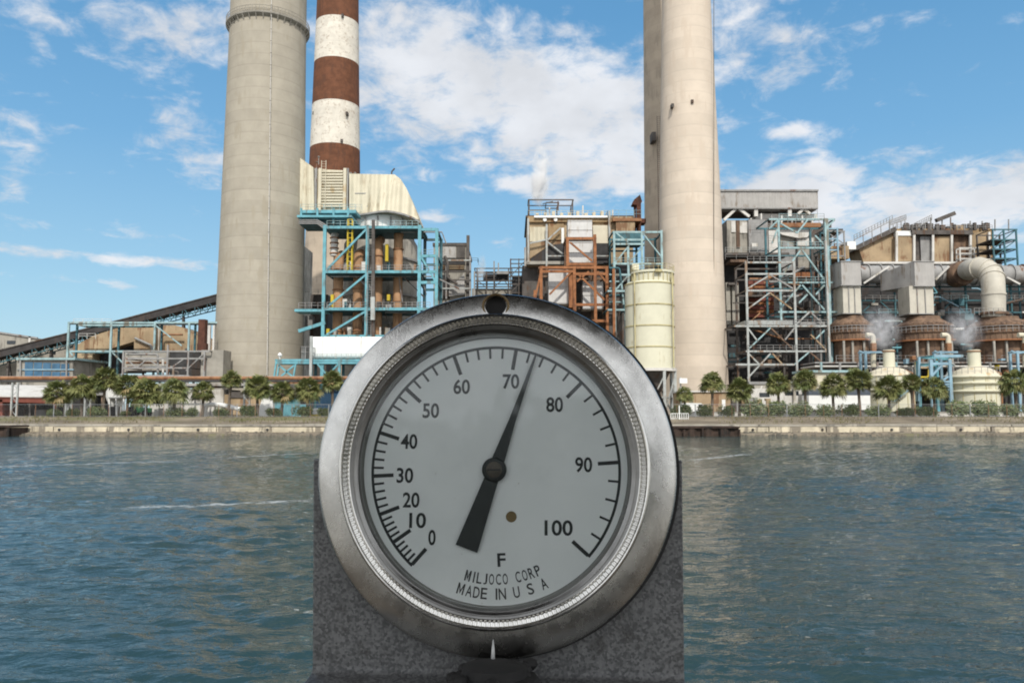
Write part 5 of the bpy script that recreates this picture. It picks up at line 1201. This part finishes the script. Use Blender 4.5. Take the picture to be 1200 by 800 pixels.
for k in range(34):
    x0 = rnd.uniform(852, 960); y0 = rnd.uniform(325, 440)
    body(rnd.choice(('machine', 'cabinet', 'duct')), rnd.choice(('dark_steel', 'rust_drum', 'teal_dark', 'dark_steel', 'grey_steel', 'concrete_wall')), o, x0, y0, x0 + rnd.uniform(2, 13), y0 + rnd.uniform(2, 8), Y - rnd.uniform(0, 4), 2)
for k in range(14):
    x0 = rnd.uniform(850, 940); y0 = rnd.uniform(320, 435); pipe('pipe', rnd.choice(('rust_pipe', 'teal_dark', 'grey_steel', 'dark_steel', 'pipe_tan')), o, [(x0, y0, Y - 5), (x0 + rnd.uniform(8, 40), y0, Y - 5), (x0 + rnd.uniform(30, 45), y0 + rnd.uniform(-20, 20), Y - 4)], rnd.uniform(.12, .32))
for x0, x1, yy in ((850, 876, 304), (850, 925, 296), (876, 912, 268), (905, 960, 262), (910, 955, 319)): railing(o, x0, x1, yy, Y - 2.2, 0, rnd.choice(('grey_steel', 'pale_steel')))
for k in range(7): bar('vent_pipe', rnd.choice(('grey_steel', 'white_dull')), o, 880 + k * 12, 253 + rnd.uniform(-3, 3), 880 + k * 12, 268, Y + 4, .3)
Y = 150
o = thing('boiler_bracing_frame', 'tall pale steel frame with zigzag bracing in front of the dark boiler block', 'steel frame', base(925, Y))
steel(o, Y, 7, [(874, 306, None), (930, 306, None), (967.5, 282, None)], [(307.5, 873, 930), (321, 874, 929), (340.5, 874, 929), (382, 860, 972), (411.5, 874, 968), (427, 862, 931)],
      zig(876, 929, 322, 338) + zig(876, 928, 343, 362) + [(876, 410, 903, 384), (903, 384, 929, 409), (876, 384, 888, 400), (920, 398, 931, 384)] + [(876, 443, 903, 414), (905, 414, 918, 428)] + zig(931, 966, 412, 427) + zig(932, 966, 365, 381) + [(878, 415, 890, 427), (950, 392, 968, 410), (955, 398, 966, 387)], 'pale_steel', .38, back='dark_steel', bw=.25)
for k_, b_ in enumerate([c_ for c_ in o.children if c_.name.startswith('brace')]): b_.data.materials[0] = M[('pale_steel', 'grey_steel', 'pale_steel', 'tan_wall', 'teal_pale', 'rust_drum')[k_ % 6]]
for x0, x1, yy in ((876, 929, 381.5), (931, 970, 381.5), (876, 929, 411), (931, 967, 411), (876, 928, 307)): railing(o, x0, x1, yy, Y - .3, 0, 'grey_steel', step=1.2)
a, b = at(874, 377, Y), at(931, 377, Y); MB().box((a.x, Y + .6, a.z - .5), (b.x, Y + 6, a.z + .3)).build('platform', 'pale_steel', o)
a, b = at(931, 379, Y), at(968, 379, Y); MB().box((a.x, Y + .6, a.z - .3), (b.x, Y + 6, a.z + .4)).build('platform', 'grey_steel', o)
Y = 153
o = thing('turquoise_boiler_frame', 'pale turquoise braced frame rising above the bracing frame to the right', 'steel frame', base(945, Y))
steel(o, Y, 8, [(912, 258, 380), (967, 257, 430)], [(257, 901, 978), (290.5, 912, 968), (331, 912, 981), (365.5, 912, 981)],
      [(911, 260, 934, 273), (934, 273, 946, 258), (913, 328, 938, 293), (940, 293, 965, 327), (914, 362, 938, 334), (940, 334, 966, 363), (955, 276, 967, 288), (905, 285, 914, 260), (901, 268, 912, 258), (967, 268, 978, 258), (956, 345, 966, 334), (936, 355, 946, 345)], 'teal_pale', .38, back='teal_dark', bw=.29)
MB().beam(at(967.5, 257, Y - .3), (at(967.5, 257, Y - .3).x, Y - .3, ZG), .75).build('column', 'teal_pale', o)
for k in range(3): railing(o, 913, 966, (257, 290, 331)[k], Y - .3, 0, 'teal_pale', step=1.6)
Y = 156
o = thing('lattice_stair_tower', 'slim pale blue lattice stair tower right of the turquoise boiler frame', 'stair tower', base(975, Y))
steel(o, Y, 4, [(970, 268, None), (981, 268, None)], [(y, 969, 982) for y in (268, 280, 293, 315, 332, 349, 365)], [(970, 330, 981, 316), (970, 348, 981, 333), (970, 333, 981, 348), (970, 364, 981, 350), (970, 292, 981, 281)], 'sky_blue', .28, back='teal_dark')
steel(o, Y + 8, 5, [(968, 272, None), (989, 272, None)], [(271, 966, 990), (286, 967, 990), (300, 967, 990)], [(969, 285, 988, 272), (969, 272, 988, 285)], 'grey_steel', .26)
body('cabin', 'tan_wall', o, 970, 288, 995, 303, Y + 9, 5); body('cabin_roof', 'dark_steel', o, 966, 268, 988, 271, Y + 8, 5); body('white_hood', 'white', o, 993, 283, 1003, 292, Y + 12, 4)

# precipitator block on the far right
Y = 178
o = thing('precipitator', 'rust streaked tan precipitator block with conveyors on its roof, far right', 'building', base(1095, Y))
MB().prism(poly([(1005, 287), (1051, 268), (1051, 308), (1012, 308)], Y + 6), Y + 6, Y + 12).build('side_wall', 'tan_wall', o)
MB().prism(poly([(1001, 289), (1050, 265), (1051, 270), (1004, 293)], Y + 5), Y + 5, Y + 14).build('sloping_roof', 'dark_steel', o)
body('front_wall', 'tan_panel', o, 1050, 268, 1163, 310, Y + 6, 14)
body('cap', 'white', o, 1050.5, 270.5, 1069, 276, Y + 4.6, 1.5); body('bay', 'tan_wall', o, 1051, 276.5, 1069.5, 306, Y + 4.8, 1.3); body('bay', 'dark_steel', o, 1072, 276, 1077, 306, Y + 5.5, .6); body('bay', 'grey_steel', o, 1079, 277, 1091, 306, Y + 5.2, 1)
body('bay', 'tan_wall', o, 1094, 277, 1114, 309, Y + 4.8, 1.3); body('bay', 'rust_drum', o, 1118, 276, 1135, 306, Y + 5.6, .5); MB().prism(poly([(1137, 274), (1156, 270), (1161, 306), (1140, 308)], Y + 5), Y + 5, Y + 6).build('bay', 'tan_wall', o)
for px in (1050.5, 1071, 1093, 1115, 1137, 1159): bar('pilaster', 'white_dull', o, px, 272, px, 308, Y + 4.4, .5)
body('parapet', 'dark_steel', o, 1069, 269.5, 1140, 274.5, Y + 4, 3); body('sill', 'white_dull', o, 1012, 306.5, 1165, 309, Y + 4, 3)
steel(o, Y + 3, 1.5, [(1124.5, 290, 306), (1146, 290, 306)], [(290.5, 1124, 1147), (297, 1124, 1147), (303, 1124, 1147)], [], 'white_dull', .26)
mb = MB()
for k in range(70):
    p = at(rnd.uniform(1052, 1160), 269.5, Y + rnd.uniform(4, 12)); h = rnd.uniform(.4, 1.8); mb.box((p.x - rnd.uniform(.1, .6), p.y, p.z), (p.x + rnd.uniform(.1, .6), p.y + .6, p.z + h))
mb.build('roof_insulators', 'dark_steel', o); o.children[-1]['kind'] = 'stuff'
for dy, (x0, y0, x1, y1) in ((5, (1001, 281, 1046, 258)), (7, (1042, 264, 1062, 257)), (6, (1066, 270, 1092, 257))):
    a, b = at(x0, y0, Y + dy), at(x1, y1, Y + dy); mb = MB()
    for hh_ in (0, .5, 1.1): mb.beam(a + Vector((0, 0, hh_)), b + Vector((0, 0, hh_)), .22 if hh_ == 0 else .1)
    for k in range(14): c = a.lerp(b, k / 13); mb.beam(c, c + Vector((0, 0, 1.1)), .1)
    for k in range(0, 14, 3): c = a.lerp(b, k / 13); mb.beam(c, c - Vector((0, 0, 2.4)), .14)
    mb.build('roof_conveyor', 'grey_steel', o)
MB().beam(at(1097, 258.5, Y + 6), at(1118.5, 250, Y + 6), 1.0, .9).build('jib', 'dark_steel', o)
for px, y0 in ((1091, 255), (1104, 258), (1114, 255), (1137, 259), (1151, 259), (1166, 257), (1182, 257), (1130, 263)): bar('mast', 'grey_steel', o, px, y0, px, 271, Y + 6, .22)
body('plant_room', 'tan_wall', o, 1120, 264, 1129, 270, Y + 7, 4); railing(o, 1050, 1163, 269, Y + 4.2, 0, 'grey_steel')
Y = 174
o = thing('precipitator_stair_tower', 'dark open stair tower at the right end of the precipitator', 'stair tower', base(1177, Y))
steel(o, Y, 6, [(1163, 269, None), (1176, 269, None), (1190.5, 269, None)], [(y, 1162, 1192) for y in (269, 281, 292, 303, 312)], [(1164, 281, 1176, 270), (1176, 292, 1190, 282), (1164, 302, 1176, 293), (1176, 281, 1190, 270), (1164, 292, 1176, 282)], 'teal_dark', .3, back='dark_steel')
for yy in (280.5, 291.5, 302.5): 
    a, b = at(1163, yy, Y), at(1190, yy, Y); MB().box((a.x, Y + .3, a.z), (b.x, Y + 6, a.z + .15)).build('landing', 'dark_steel', o)
# ducts and supports between precipitator and drums
Y = 168
o = thing('gas_main', 'fat stained grey gas main running under the precipitator', 'duct', base(1090, Y))
a, b = at(1005, 322, Y), at(1240, 322, Y)
MB().tube([a, b], 2.0, 24).build('duct_run', 'grey_steel', o, smooth=True)
for px in range(1015, 1230, 14): p = at(px, 322, Y); MB().tube([p, p + Vector((.25, 0, 0))], 2.3, 24).build('stiffener_ring', 'grey_steel', o, smooth=True)
for (x0, y0, x1, y1) in ((1012, 332, 1042, 312), (1096, 328, 1112, 312), (1180, 325, 1195, 333)): bar('stay', 'white_dull', o, x0, y0, x1, y1, Y - 2.6, .35)
p = at(1122, 322, Y - 1.5); MB().lathe([(2.4, 0), (2.6, .4), (2.6, 3), (2.4, 3.4)], p + Vector((0, 1, 0)), 20, axis='Y').build('rusty_valve', 'rust_drum', o, smooth=True)
Y = 170
o = thing('drum_support_structure', 'dark recessed steelwork with teal pipes behind the three rusty drums', 'steel frame', base(1090, Y))
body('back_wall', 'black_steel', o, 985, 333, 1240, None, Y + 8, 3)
steel(o, Y, 6, [(1008, 334, None), (1048, 334, None), (1101, 334, None), (1131, 334, None), (1184, 334, None)], [(336, 1000, 1240), (341.5, 1095, 1240), (352, 1000, 1240), (366, 1000, 1240), (420, 1000, 1240)], [(1102, 366, 1116, 352), (1116, 352, 1130, 366), (1010, 366, 1026, 352), (1030, 352, 1046, 366)], 'teal_dark', .34, back='black_steel')
for k in range(26):
    x0 = rnd.uniform(1000, 1225); y0 = rnd.uniform(337, 412); body(rnd.choice(('machine', 'cabinet', 'duct')), rnd.choice(('dark_steel', 'teal_dark', 'grey_steel', 'rust_drum', 'concrete_wall', 'dark_steel', 'tan_wall')), o, x0, y0, x0 + rnd.uniform(3, 13), y0 + rnd.uniform(2, 10), Y - rnd.uniform(0, 3), 2)
for k in range(22):
    x0 = rnd.uniform(1000, 1215); y0 = rnd.uniform(337, 415); pipe('pipe', rnd.choice(('sky_blue', 'teal_pale', 'grey_steel', 'dark_steel', 'teal', 'pipe_tan', 'white_dull')), o, [(x0, y0, Y - 3), (x0 + rnd.uniform(6, 30), y0, Y - 3), (x0 + rnd.uniform(20, 34), y0 + rnd.uniform(-14, 14), Y - 3)], rnd.uniform(.1, .28))
for x0, x1, yy in ((1005, 1050, 352), (1095, 1135, 352), (1180, 1235, 352), (1030, 1052, 368), (1112, 1138, 368)): railing(o, x0, x1, yy, Y - .6, 0, rnd.choice(('teal_pale', 'sky_blue', 'grey_steel')))
# three rusty drums with their down ducts
YU = 152
def drum(px, w, label):
    o_ = thing('rusty_drum', label, 'drum', base(px, YU), 'rusty drums in a row on the right'); x = at(px, 395, YU).x; k = YU / F; z_ = lambda py: zpx(px, py, YU - w * k)
    sh = MB().lathe([(w * .80 * k, ZG), (w * .80 * k, z_(398.5)), (w * k, z_(397)), (w * k, z_(380)), (w * .98 * k, z_(378)), (w * .62 * k, z_(370.5)), (w * .60 * k, z_(368))], (x, YU, 0), 56).build('shell', 'rust_drum', o_, smooth=True)
    mb = MB()
    for j in range(40):
        a = 2 * math.pi * j / 40; mb.beam((x + (w * k + .06) * math.cos(a), YU + (w * k + .06) * math.sin(a), z_(397)), (x + (w * k + .06) * math.cos(a), YU + (w * k + .06) * math.sin(a), z_(377)), .10)
    mb.build('ribs', 'rust_drum', sh)
    for yy in (397.5, 388, 380): MB().lathe([(w * k, -.15), (w * k + .3, -.12), (w * k + .3, .12), (w * k, .15)], (x, YU, z_(yy)), 56, cap=False).build('hoop', 'rust_frame' if yy > 390 else 'rust_drum', o_, smooth=True)
    mb = MB()
    for j in range(36):
        a = 2 * math.pi * j / 36; P_ = Vector((x + (w * k + .5) * math.cos(a), YU + (w * k + .5) * math.sin(a), z_(388))); mb.beam(P_, P_ + Vector((0, 0, 1.1)), .06)
    for h in (.55, 1.1): mb.tube([(x + (w * k + .5) * math.cos(a), YU + (w * k + .5) * math.sin(a), z_(388) + h) for a in np.linspace(0, 2 * math.pi, 49)], .05, 5, cap=False)
    mb.build('railing', 'grey_steel', o_)
    for s in (-.72, -.3, .25, .6): 
        P_ = Vector((x + w * k * s, YU - w * k * .86, 0)); MB().beam((P_.x, P_.y, ZG), (P_.x, P_.y, z_(399)), .35).build('leg', 'concrete_wall', o_)
    return o_
drum(997, 24, 'leftmost rusty round drum, below the first square grey down duct'); drum(1082.5, 30, 'middle rusty round drum, below the second square grey down duct'); drum(1171, 34, 'right rusty round drum, below the round cream elbow pipe')
def down_duct(x0, x1, xs0, y0, y1, nx0, nx1, y2, label):
    Yd = YU - 2.5; o_ = thing('down_duct', label, 'duct', base((x0 + x1) / 2, Yd), 'square down ducts above the drums')
    f0, f1, zb_, zt_ = rect(x0, y0, x1, y1, Yd); MB().box((f0, Yd, zb_), (f1, Yd + 6, zt_)).build('head_box', 'grey_panel', o_)
    body('neck', 'pale_pipe', o_, nx0, y1, nx1, y2 + 1, Yd + .4, 4.5)
    for px in ((nx0 * 2 + nx1) / 3, (nx0 + 2 * nx1) / 3): body('rib', 'grey_steel', o_, px - .4, y1, px + .4, y2, Yd + .2, .25)
    for yy in (y1 - .4, y2 - .5, y0 + .2): body('flange', 'grey_steel', o_, (nx0 if yy > y1 else x0) - .6, yy, (nx1 if yy > y1 else x1) + .6, yy + 1, Yd - .12, 6.2)
    if xs0: 
        # skewed left cheek running back to the gas main
        P = [(f0, Yd + .01, zb_), (f0, Yd + .01, zt_), (f0 - (x0 - xs0) * .17, Yd + 9, zt_ - 1.0), (f0 - (x0 - xs0) * .17, Yd + 9, zb_ + .4)]
        Q = [(p[0] + 4, p[1] + 2, p[2]) for p in P]; MB().add(P + Q, [(0, 1, 2, 3), (7, 6, 5, 4), (0, 4, 5, 1), (1, 5, 6, 2), (2, 6, 7, 3), (3, 7, 4, 0)]).build('cheek', 'grey_panel', o_)
down_duct(986, 1009, 0, 305.5, 334, 988, 1009, 367, 'square grey down duct standing on the leftmost rusty drum')
down_duct(1072, 1095, 1058, 305.5, 335, 1066, 1094, 367.5, 'square grey down duct standing on the middle rusty drum')
Yd = YU - 1
o = thing('elbow_pipe', 'thick round cream elbow pipe curving down onto the right rusty drum', 'pipe', base(1165, Yd))
rp = 12.6 * Yd / F
path = [at(1164.5, 372, Yd), at(1164.3, 345, Yd), at(1163.5, 330, Yd)] + [at(1147.5 + 16 * math.cos(a), 331 - 16 * math.sin(a) - 1, Yd + 3.2 * (a / (math.pi / 2))) for a in np.linspace(.25, math.pi / 2, 7)] + [at(1140, 315, Yd + 5.5), at(1136, 316, Yd + 9), at(1134, 317, Yd + 14)]
pb = MB().tube(path, rp, 28).build('pipe', 'pale_pipe', o, smooth=True)
for j in (1, 3, 5, 7, 9): 
    d_ = (path[j + 1] - path[j - 1]).normalized() * .16; MB().tube([path[j] - d_, path[j] + d_], rp + .14, 28).build('band', 'pale_pipe', o, smooth=True)
MB().tube([at(1164.5, 369, Yd), at(1164.5, 366.5, Yd)], rp + .5, 28).build('base_flange', 'rust_drum', o, smooth=True)
p = at(1143, 369, Yd); railing(o, 1142, 1176, 369, Yd - 2.4, 0, 'grey_steel', h=1.3, step=.9)

# domed tanks with steam, gantries, low buildings
def dome_tank(px, w, ytop, ych, ywall, cw, label, rings):
    Yt = 129; x = at(px, 440, Yt).x; k = Yt / F; z_ = lambda py: zpx(px, py, Yt - w * k * .7)
    o_ = thing('domed_tank', label, 'tank', (x, Yt, ZG), 'cream domed tanks with chimney necks')
    h0, h1 = z_(ywall), z_(ych)
    MB().lathe([(w * k, ZG), (w * k, h0)], (x, Yt, 0), 64).build('wall', 'white_dull' if False else 'silo_cream', o_, smooth=True)
    MB().lathe([(w * k + .15, h0), (w * k * .97, h0 + (h1 - h0) * .22), (w * k * .80, h0 + (h1 - h0) * .55), (w * k * .55, h0 + (h1 - h0) * .80), (cw * k * 1.1, h1)], (x, Yt, 0), 64).build('dome', 'cream_round', o_, smooth=True)
    MB().lathe([(cw * k, h1 - .3), (cw * k * .96, z_(ytop)), (cw * k * .8, z_(ytop)), (cw * k * .8, z_(ytop) - .6)], (x, Yt, 0), 32).build('neck', 'silo_cream', o_, smooth=True)
    for yy in rings: MB().lathe([(w * k, -.30), (w * k + .45, -.02), (w * k + .45, .12), (w * k, .30)], (x, Yt, z_(yy)), 64, cap=False).build('ring', 'silo_cream', o_, smooth=True)
    for j in range(14):
        a = 2 * math.pi * j / 14 + .1; MB().beam((x + (w * k + .02) * math.cos(a), Yt + (w * k + .02) * math.sin(a), ZG), (x + (w * k + .02) * math.cos(a), Yt + (w * k + .02) * math.sin(a), h0), .09).build('seam', 'silo_seam', o_)
    mb = MB()
    for j in range(24):
        a = 2 * math.pi * j / 24; P_ = Vector((x + w * k * .97 * math.cos(a), Yt + w * k * .97 * math.sin(a), h0 + (h1 - h0) * .2)); mb.beam(P_, P_ + Vector((0, 0, 1.0)), .05)
    mb.tube([(x + w * k * .97 * math.cos(a), Yt + w * k * .97 * math.sin(a), h0 + (h1 - h0) * .2 + 1.0) for a in np.linspace(0, 2 * math.pi, 49)], .04, 5, cap=False)
    mb.build('railing', 'grey_steel', o_)
    MB().tube([(x - w * k * .5, Yt - w * k * .92, ZG + 1.2), (x - w * k * .5, Yt - w * k * .82, ZG + 1.2)], .42, 16).build('manhole', 'grey_steel', o_, smooth=True)
    MB().tube([(x + w * k * .62, Yt - w * k * .86, ZG), (x + w * k * .62, Yt - w * k * .86, h0 + .4), (x + w * k * .5, Yt - w * k * .5, h0 + .9)], .13, 8).build('fill_pipe', 'rust_pipe', o_, smooth=True)
    MB().lathe([(cw * k * .96, -.1), (cw * k * 1.12, -.08), (cw * k * 1.12, .08), (cw * k * .96, .1)], (x, Yt, z_(ytop) - .25), 32, cap=False).build('neck_flange', 'rust_pipe', o_, smooth=True)
    return o_, Vector((x, Yt, z_(ytop)))
d1, t1 = dome_tank(1042.5, 25.5, 408.5, 429, 440, 6.6, 'cream domed tank with a short neck, left of the light blue gantry', (457,))
d2, t2 = dome_tank(1142.5, 26.5, 408.5, 428, 440, 7.0, 'cream domed tank with ribbed wall, right of the light blue gantry', (441.5, 449, 458.5))
o = thing('tank_stair', 'light stair climbing the right side of the left domed tank', 'stair', base(1056, 125)); mb = MB()
for s in (-.05, .9): mb.beam(at(1048, 470, 124.5) + Vector((0, s, 0)), at(1066, 456, 124.5) + Vector((0, s, 0)), .14)
for k in range(9): c = at(1048, 470, 124.5).lerp(at(1066, 456, 124.5), k / 8); mb.box((c.x - .12, c.y, c.z), (c.x + .12, c.y + .9, c.z + .05))
mb.build('flight', 'sky_blue', o)
Y = 127
o = thing('blue_gantry', 'light blue steel gantry standing between the two domed tanks', 'gantry', base(1100, Y))
steel(o, Y, 4, [(1090.5, 421, None), (1112.5, 421, None)], [(426, 1090, 1113), (417, 1094, 1128)], [(1092, 440, 1104, 427), (1092, 455, 1111, 441)], 'sky_blue', .46, back='teal')
for k in range(4): body('bracket', 'sky_blue', o, 1106 + k * 1.5, 446 + k * 3, 1113, 448 + k * 3, Y - .3, .4)
bar('mast', 'sky_blue', o, 1077, 418, 1077, 470, Y + 3, .35)
def small_gantry(x0, x1, label):
    o_ = thing('small_pipe_gantry', label, 'gantry', base(x0, 134), 'small blue gantries with elbow pipes')
    steel(o_, 134, 2, [(x0 + 2, 411, None)], [(412.5, x0, x1)], [(x0 - 5, 411, x0 + 2, 414)], 'sky_blue', .36)
    xm = x0 + 11; pipe('elbow', 'cream_round', o_, [(xm - 8, 392.5, 136), (xm, 392.5, 136), (xm + .5, 400, 136), (xm + .5, 430, 136)], .42, 12); bar('stay', 'rust_pipe', o_, xm, 398, xm + 9, 397.5, 136, .25)
    bar('pipe', 'rust_pipe', o_, xm + .5, 402, xm + .5, 412, 135.5, .75)
small_gantry(1012, 1034, 'small blue gantry with a cream elbow pipe left of the left domed tank'); small_gantry(1100, 1122, 'small blue gantry with a cream elbow pipe between the tank necks'); small_gantry(1190, 1212, 'small blue gantry with an elbow pipe at the right edge of the view')
Y = 140
o = thing('pump_platform', 'long steel platform with yellow pumps and railings behind the domed tanks', 'platform', base(1100, Y))
for yy, m_ in ((424, 'grey_steel'), (428, 'white_dull'), (452, 'grey_steel')): body('deck', m_, o, 955, yy, 1240, yy + 1.6, Y, 7)
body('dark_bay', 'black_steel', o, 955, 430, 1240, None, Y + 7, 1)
railing(o, 980, 1235, 423.8, Y - .3, 0, 'grey_steel', step=1.5)
for px in range(962, 1240, 22): bar('column', rnd.choice(('pale_steel', 'grey_steel', 'teal_pale')), o, px, 424, px, 470, Y, .35)
for k in range(40):
    x0 = rnd.uniform(1056, 1118) if k < 24 else rnd.uniform(1168, 1225); y0 = rnd.uniform(416, 462); body(rnd.choice(('pump', 'valve', 'motor')), rnd.choice(('yellow', 'yellow', 'tan_wall', 'dark_steel', 'grey_steel', 'white_dull', 'sky_blue', 'rust_pipe')), o, x0, y0, x0 + rnd.uniform(1.5, 6), y0 + rnd.uniform(1.5, 6), Y - rnd.uniform(.5, 4), 1)
for k in range(12): x0 = rnd.uniform(1055, 1110); y0 = rnd.uniform(420, 460); pipe('pipe', rnd.choice(('yellow', 'pale_steel', 'tan_wall', 'teal')), o, [(x0, y0, Y - 4.2), (x0 + rnd.uniform(4, 16), y0, Y - 4.2), (x0 + rnd.uniform(10, 18), y0 + rnd.uniform(-10, 12), Y - 4)], .16)
Y = 124
o = thing('grey_white_trailer', 'long low trailer, grey above and white below, with a small white sign', 'trailer', base(985, Y))
body('lower_wall', 'white', o, 948, 463, 1020, 480, Y, 3); body('upper_wall', 'navy', o, 948, 455.6, 1020, 463, Y - .02, 3); o.children[-1].data.materials[0] = mat('slate_paint', (.085, .10, .12), .5)
body('sign', 'white', o, 981, 457.5, 986.5, 460.5, Y - .12, .08); body('roof', 'grey_steel', o, 947.5, 454.6, 1020.5, 455.8, Y - .1, 3.2); body('skirt', 'dark_steel', o, 949, 479.6, 1019, None, Y + .2, 2.6)
Y = 131
o = thing('beige_pump_house', 'beige flat pump house behind the palms left of the left domed tank', 'building', base(970, Y))
body('wall', 'cream_round', o, 944, 436, 992, None, Y, 5); body('roof', 'teal_pale', o, 943, 433.5, 1003, 436.2, Y - .5, 6); body('door', 'dark_steel', o, 984, 447, 989, None, Y - .05, .1)
Y = 128
o = thing('site_office', 'cluttered low white yard building below the dark boiler frame', 'building', base(905, Y))
body('wall', 'white_dull', o, 880, 455, 946, None, Y, 5); body('roof', 'grey_steel', o, 878, 447, 946, 450, Y + 1, 4); body('upper_wall', 'concrete_wall', o, 884, 450, 940, 455, Y + 1.2, 3.5); body('window', 'glass_dark', o, 890, 460, 902, 465, Y - .05, .1); body('window', 'glass_dark', o, 920, 458, 936, 463, Y - .05, .1)
bar('pipe_post', 'white_dull', o, 931, 440, 931, 480, Y - .5, .35); bar('stay', 'white_dull', o, 886, 466, 893, 452, Y - .6, .2)
for k in range(9): body('crate', rnd.choice(('white_dull', 'dark_steel', 'grey_steel', 'tan_wall')), o, 858 + k * 5, 462 + rnd.uniform(0, 8), 862 + k * 5 + rnd.uniform(-1, 2), None, Y - 1.5, 1)
Y = 121
o = thing('low_yard_wall', 'low pale yard wall seen between the shrubs behind the fence', 'wall', base(1000, Y))
body('wall', 'white_dull', o, 805, 483, 1240, None, Y, .3); body('coping', 'concrete_wall', o, 804, 482, 1241, 483.2, Y - .08, .46)
Y = 136
o = thing('right_yard_shed', 'dark open shed behind the rightmost palm', 'shed', base(1190, Y))
body('back_wall', 'black_steel', o, 1170, 446, 1240, None, Y + 3, .4); body('roof', 'grey_steel', o, 1168, 442, 1240, 444, Y, 4); body('bench', 'white_dull', o, 1170, 449, 1240, 450.4, Y + 1, 1)
for px in (1172, 1196, 1220): bar('post', 'pale_steel', o, px, 444, px, 480, Y, .3)

# ------------------------------------------------------------------ drifting steam
def steam_mat(name, dens, col, sc_):
    m = bpy.data.materials.new(name); m.use_nodes = True; t = NT(m.node_tree); m.node_tree.nodes.remove(m.node_tree.nodes['Principled BSDF'])
    tcn = t.n('ShaderNodeTexCoord'); co = tcn.outputs['Object']; ge = tcn.outputs['Generated']
    v = t.n('ShaderNodeVectorMath', operation='SUBTRACT', ins={0: ge, 1: (.5, .5, .5)}).outputs[0]; L = t.n('ShaderNodeVectorMath', operation='LENGTH', ins={0: v}).outputs['Value']
    n = t.noise(co, sc_, 5, .6, .6); d = t.m('MULTIPLY', t.ramp(L, .10, .5, 1, 0), t.ramp(n, .38, .68))
    vo = t.n('ShaderNodeVolumePrincipled', ins={'Color': (*col, 1), 'Density': t.m('MULTIPLY', d, dens)}); t.t.links.new(vo.outputs[0], m.node_tree.nodes['Material Output'].inputs['Volume'])
    return m
M['steam_white'] = steam_mat('steam_white', 4.5, (.99, .99, .99), .34); M['steam_grey'] = steam_mat('steam_grey', .55, (.90, .90, .92), .55); M['steam_thin'] = steam_mat('steam_thin', 1.2, (.99, .99, .99), .3)
def steam(c, rx, rz, m_, label, lean=0):
    mb = MB(); mb.lathe([(max(.02, rx * math.sin(a)), -rz * math.cos(a)) for a in np.linspace(.05, math.pi - .05, 12)], (0, 0, 0), 20)
    o_ = mb.build('steam_plume', m_, None, smooth=True); o_.location = c; o_.rotation_euler = (0, lean, 0); tag(o_, label, 'steam', 'steam plumes')
steam(at(1033, 385, 129), 3.6, 4.4, 'steam_grey', 'grey steam drifting off the neck of the left domed tank', -.25)
steam(at(1130, 386, 129), 3.2, 4.3, 'steam_grey', 'grey steam drifting off the neck of the right domed tank', -.45)
steam(at(633, 207, 174), 2.5, 8.5, 'steam_white', 'thin white steam column rising from the boiler house roof', .06)
steam(at(564, 315, 186), 1.5, 4.2, 'steam_thin', 'faint steam wisp above the dark bridge behind the dial', .05)
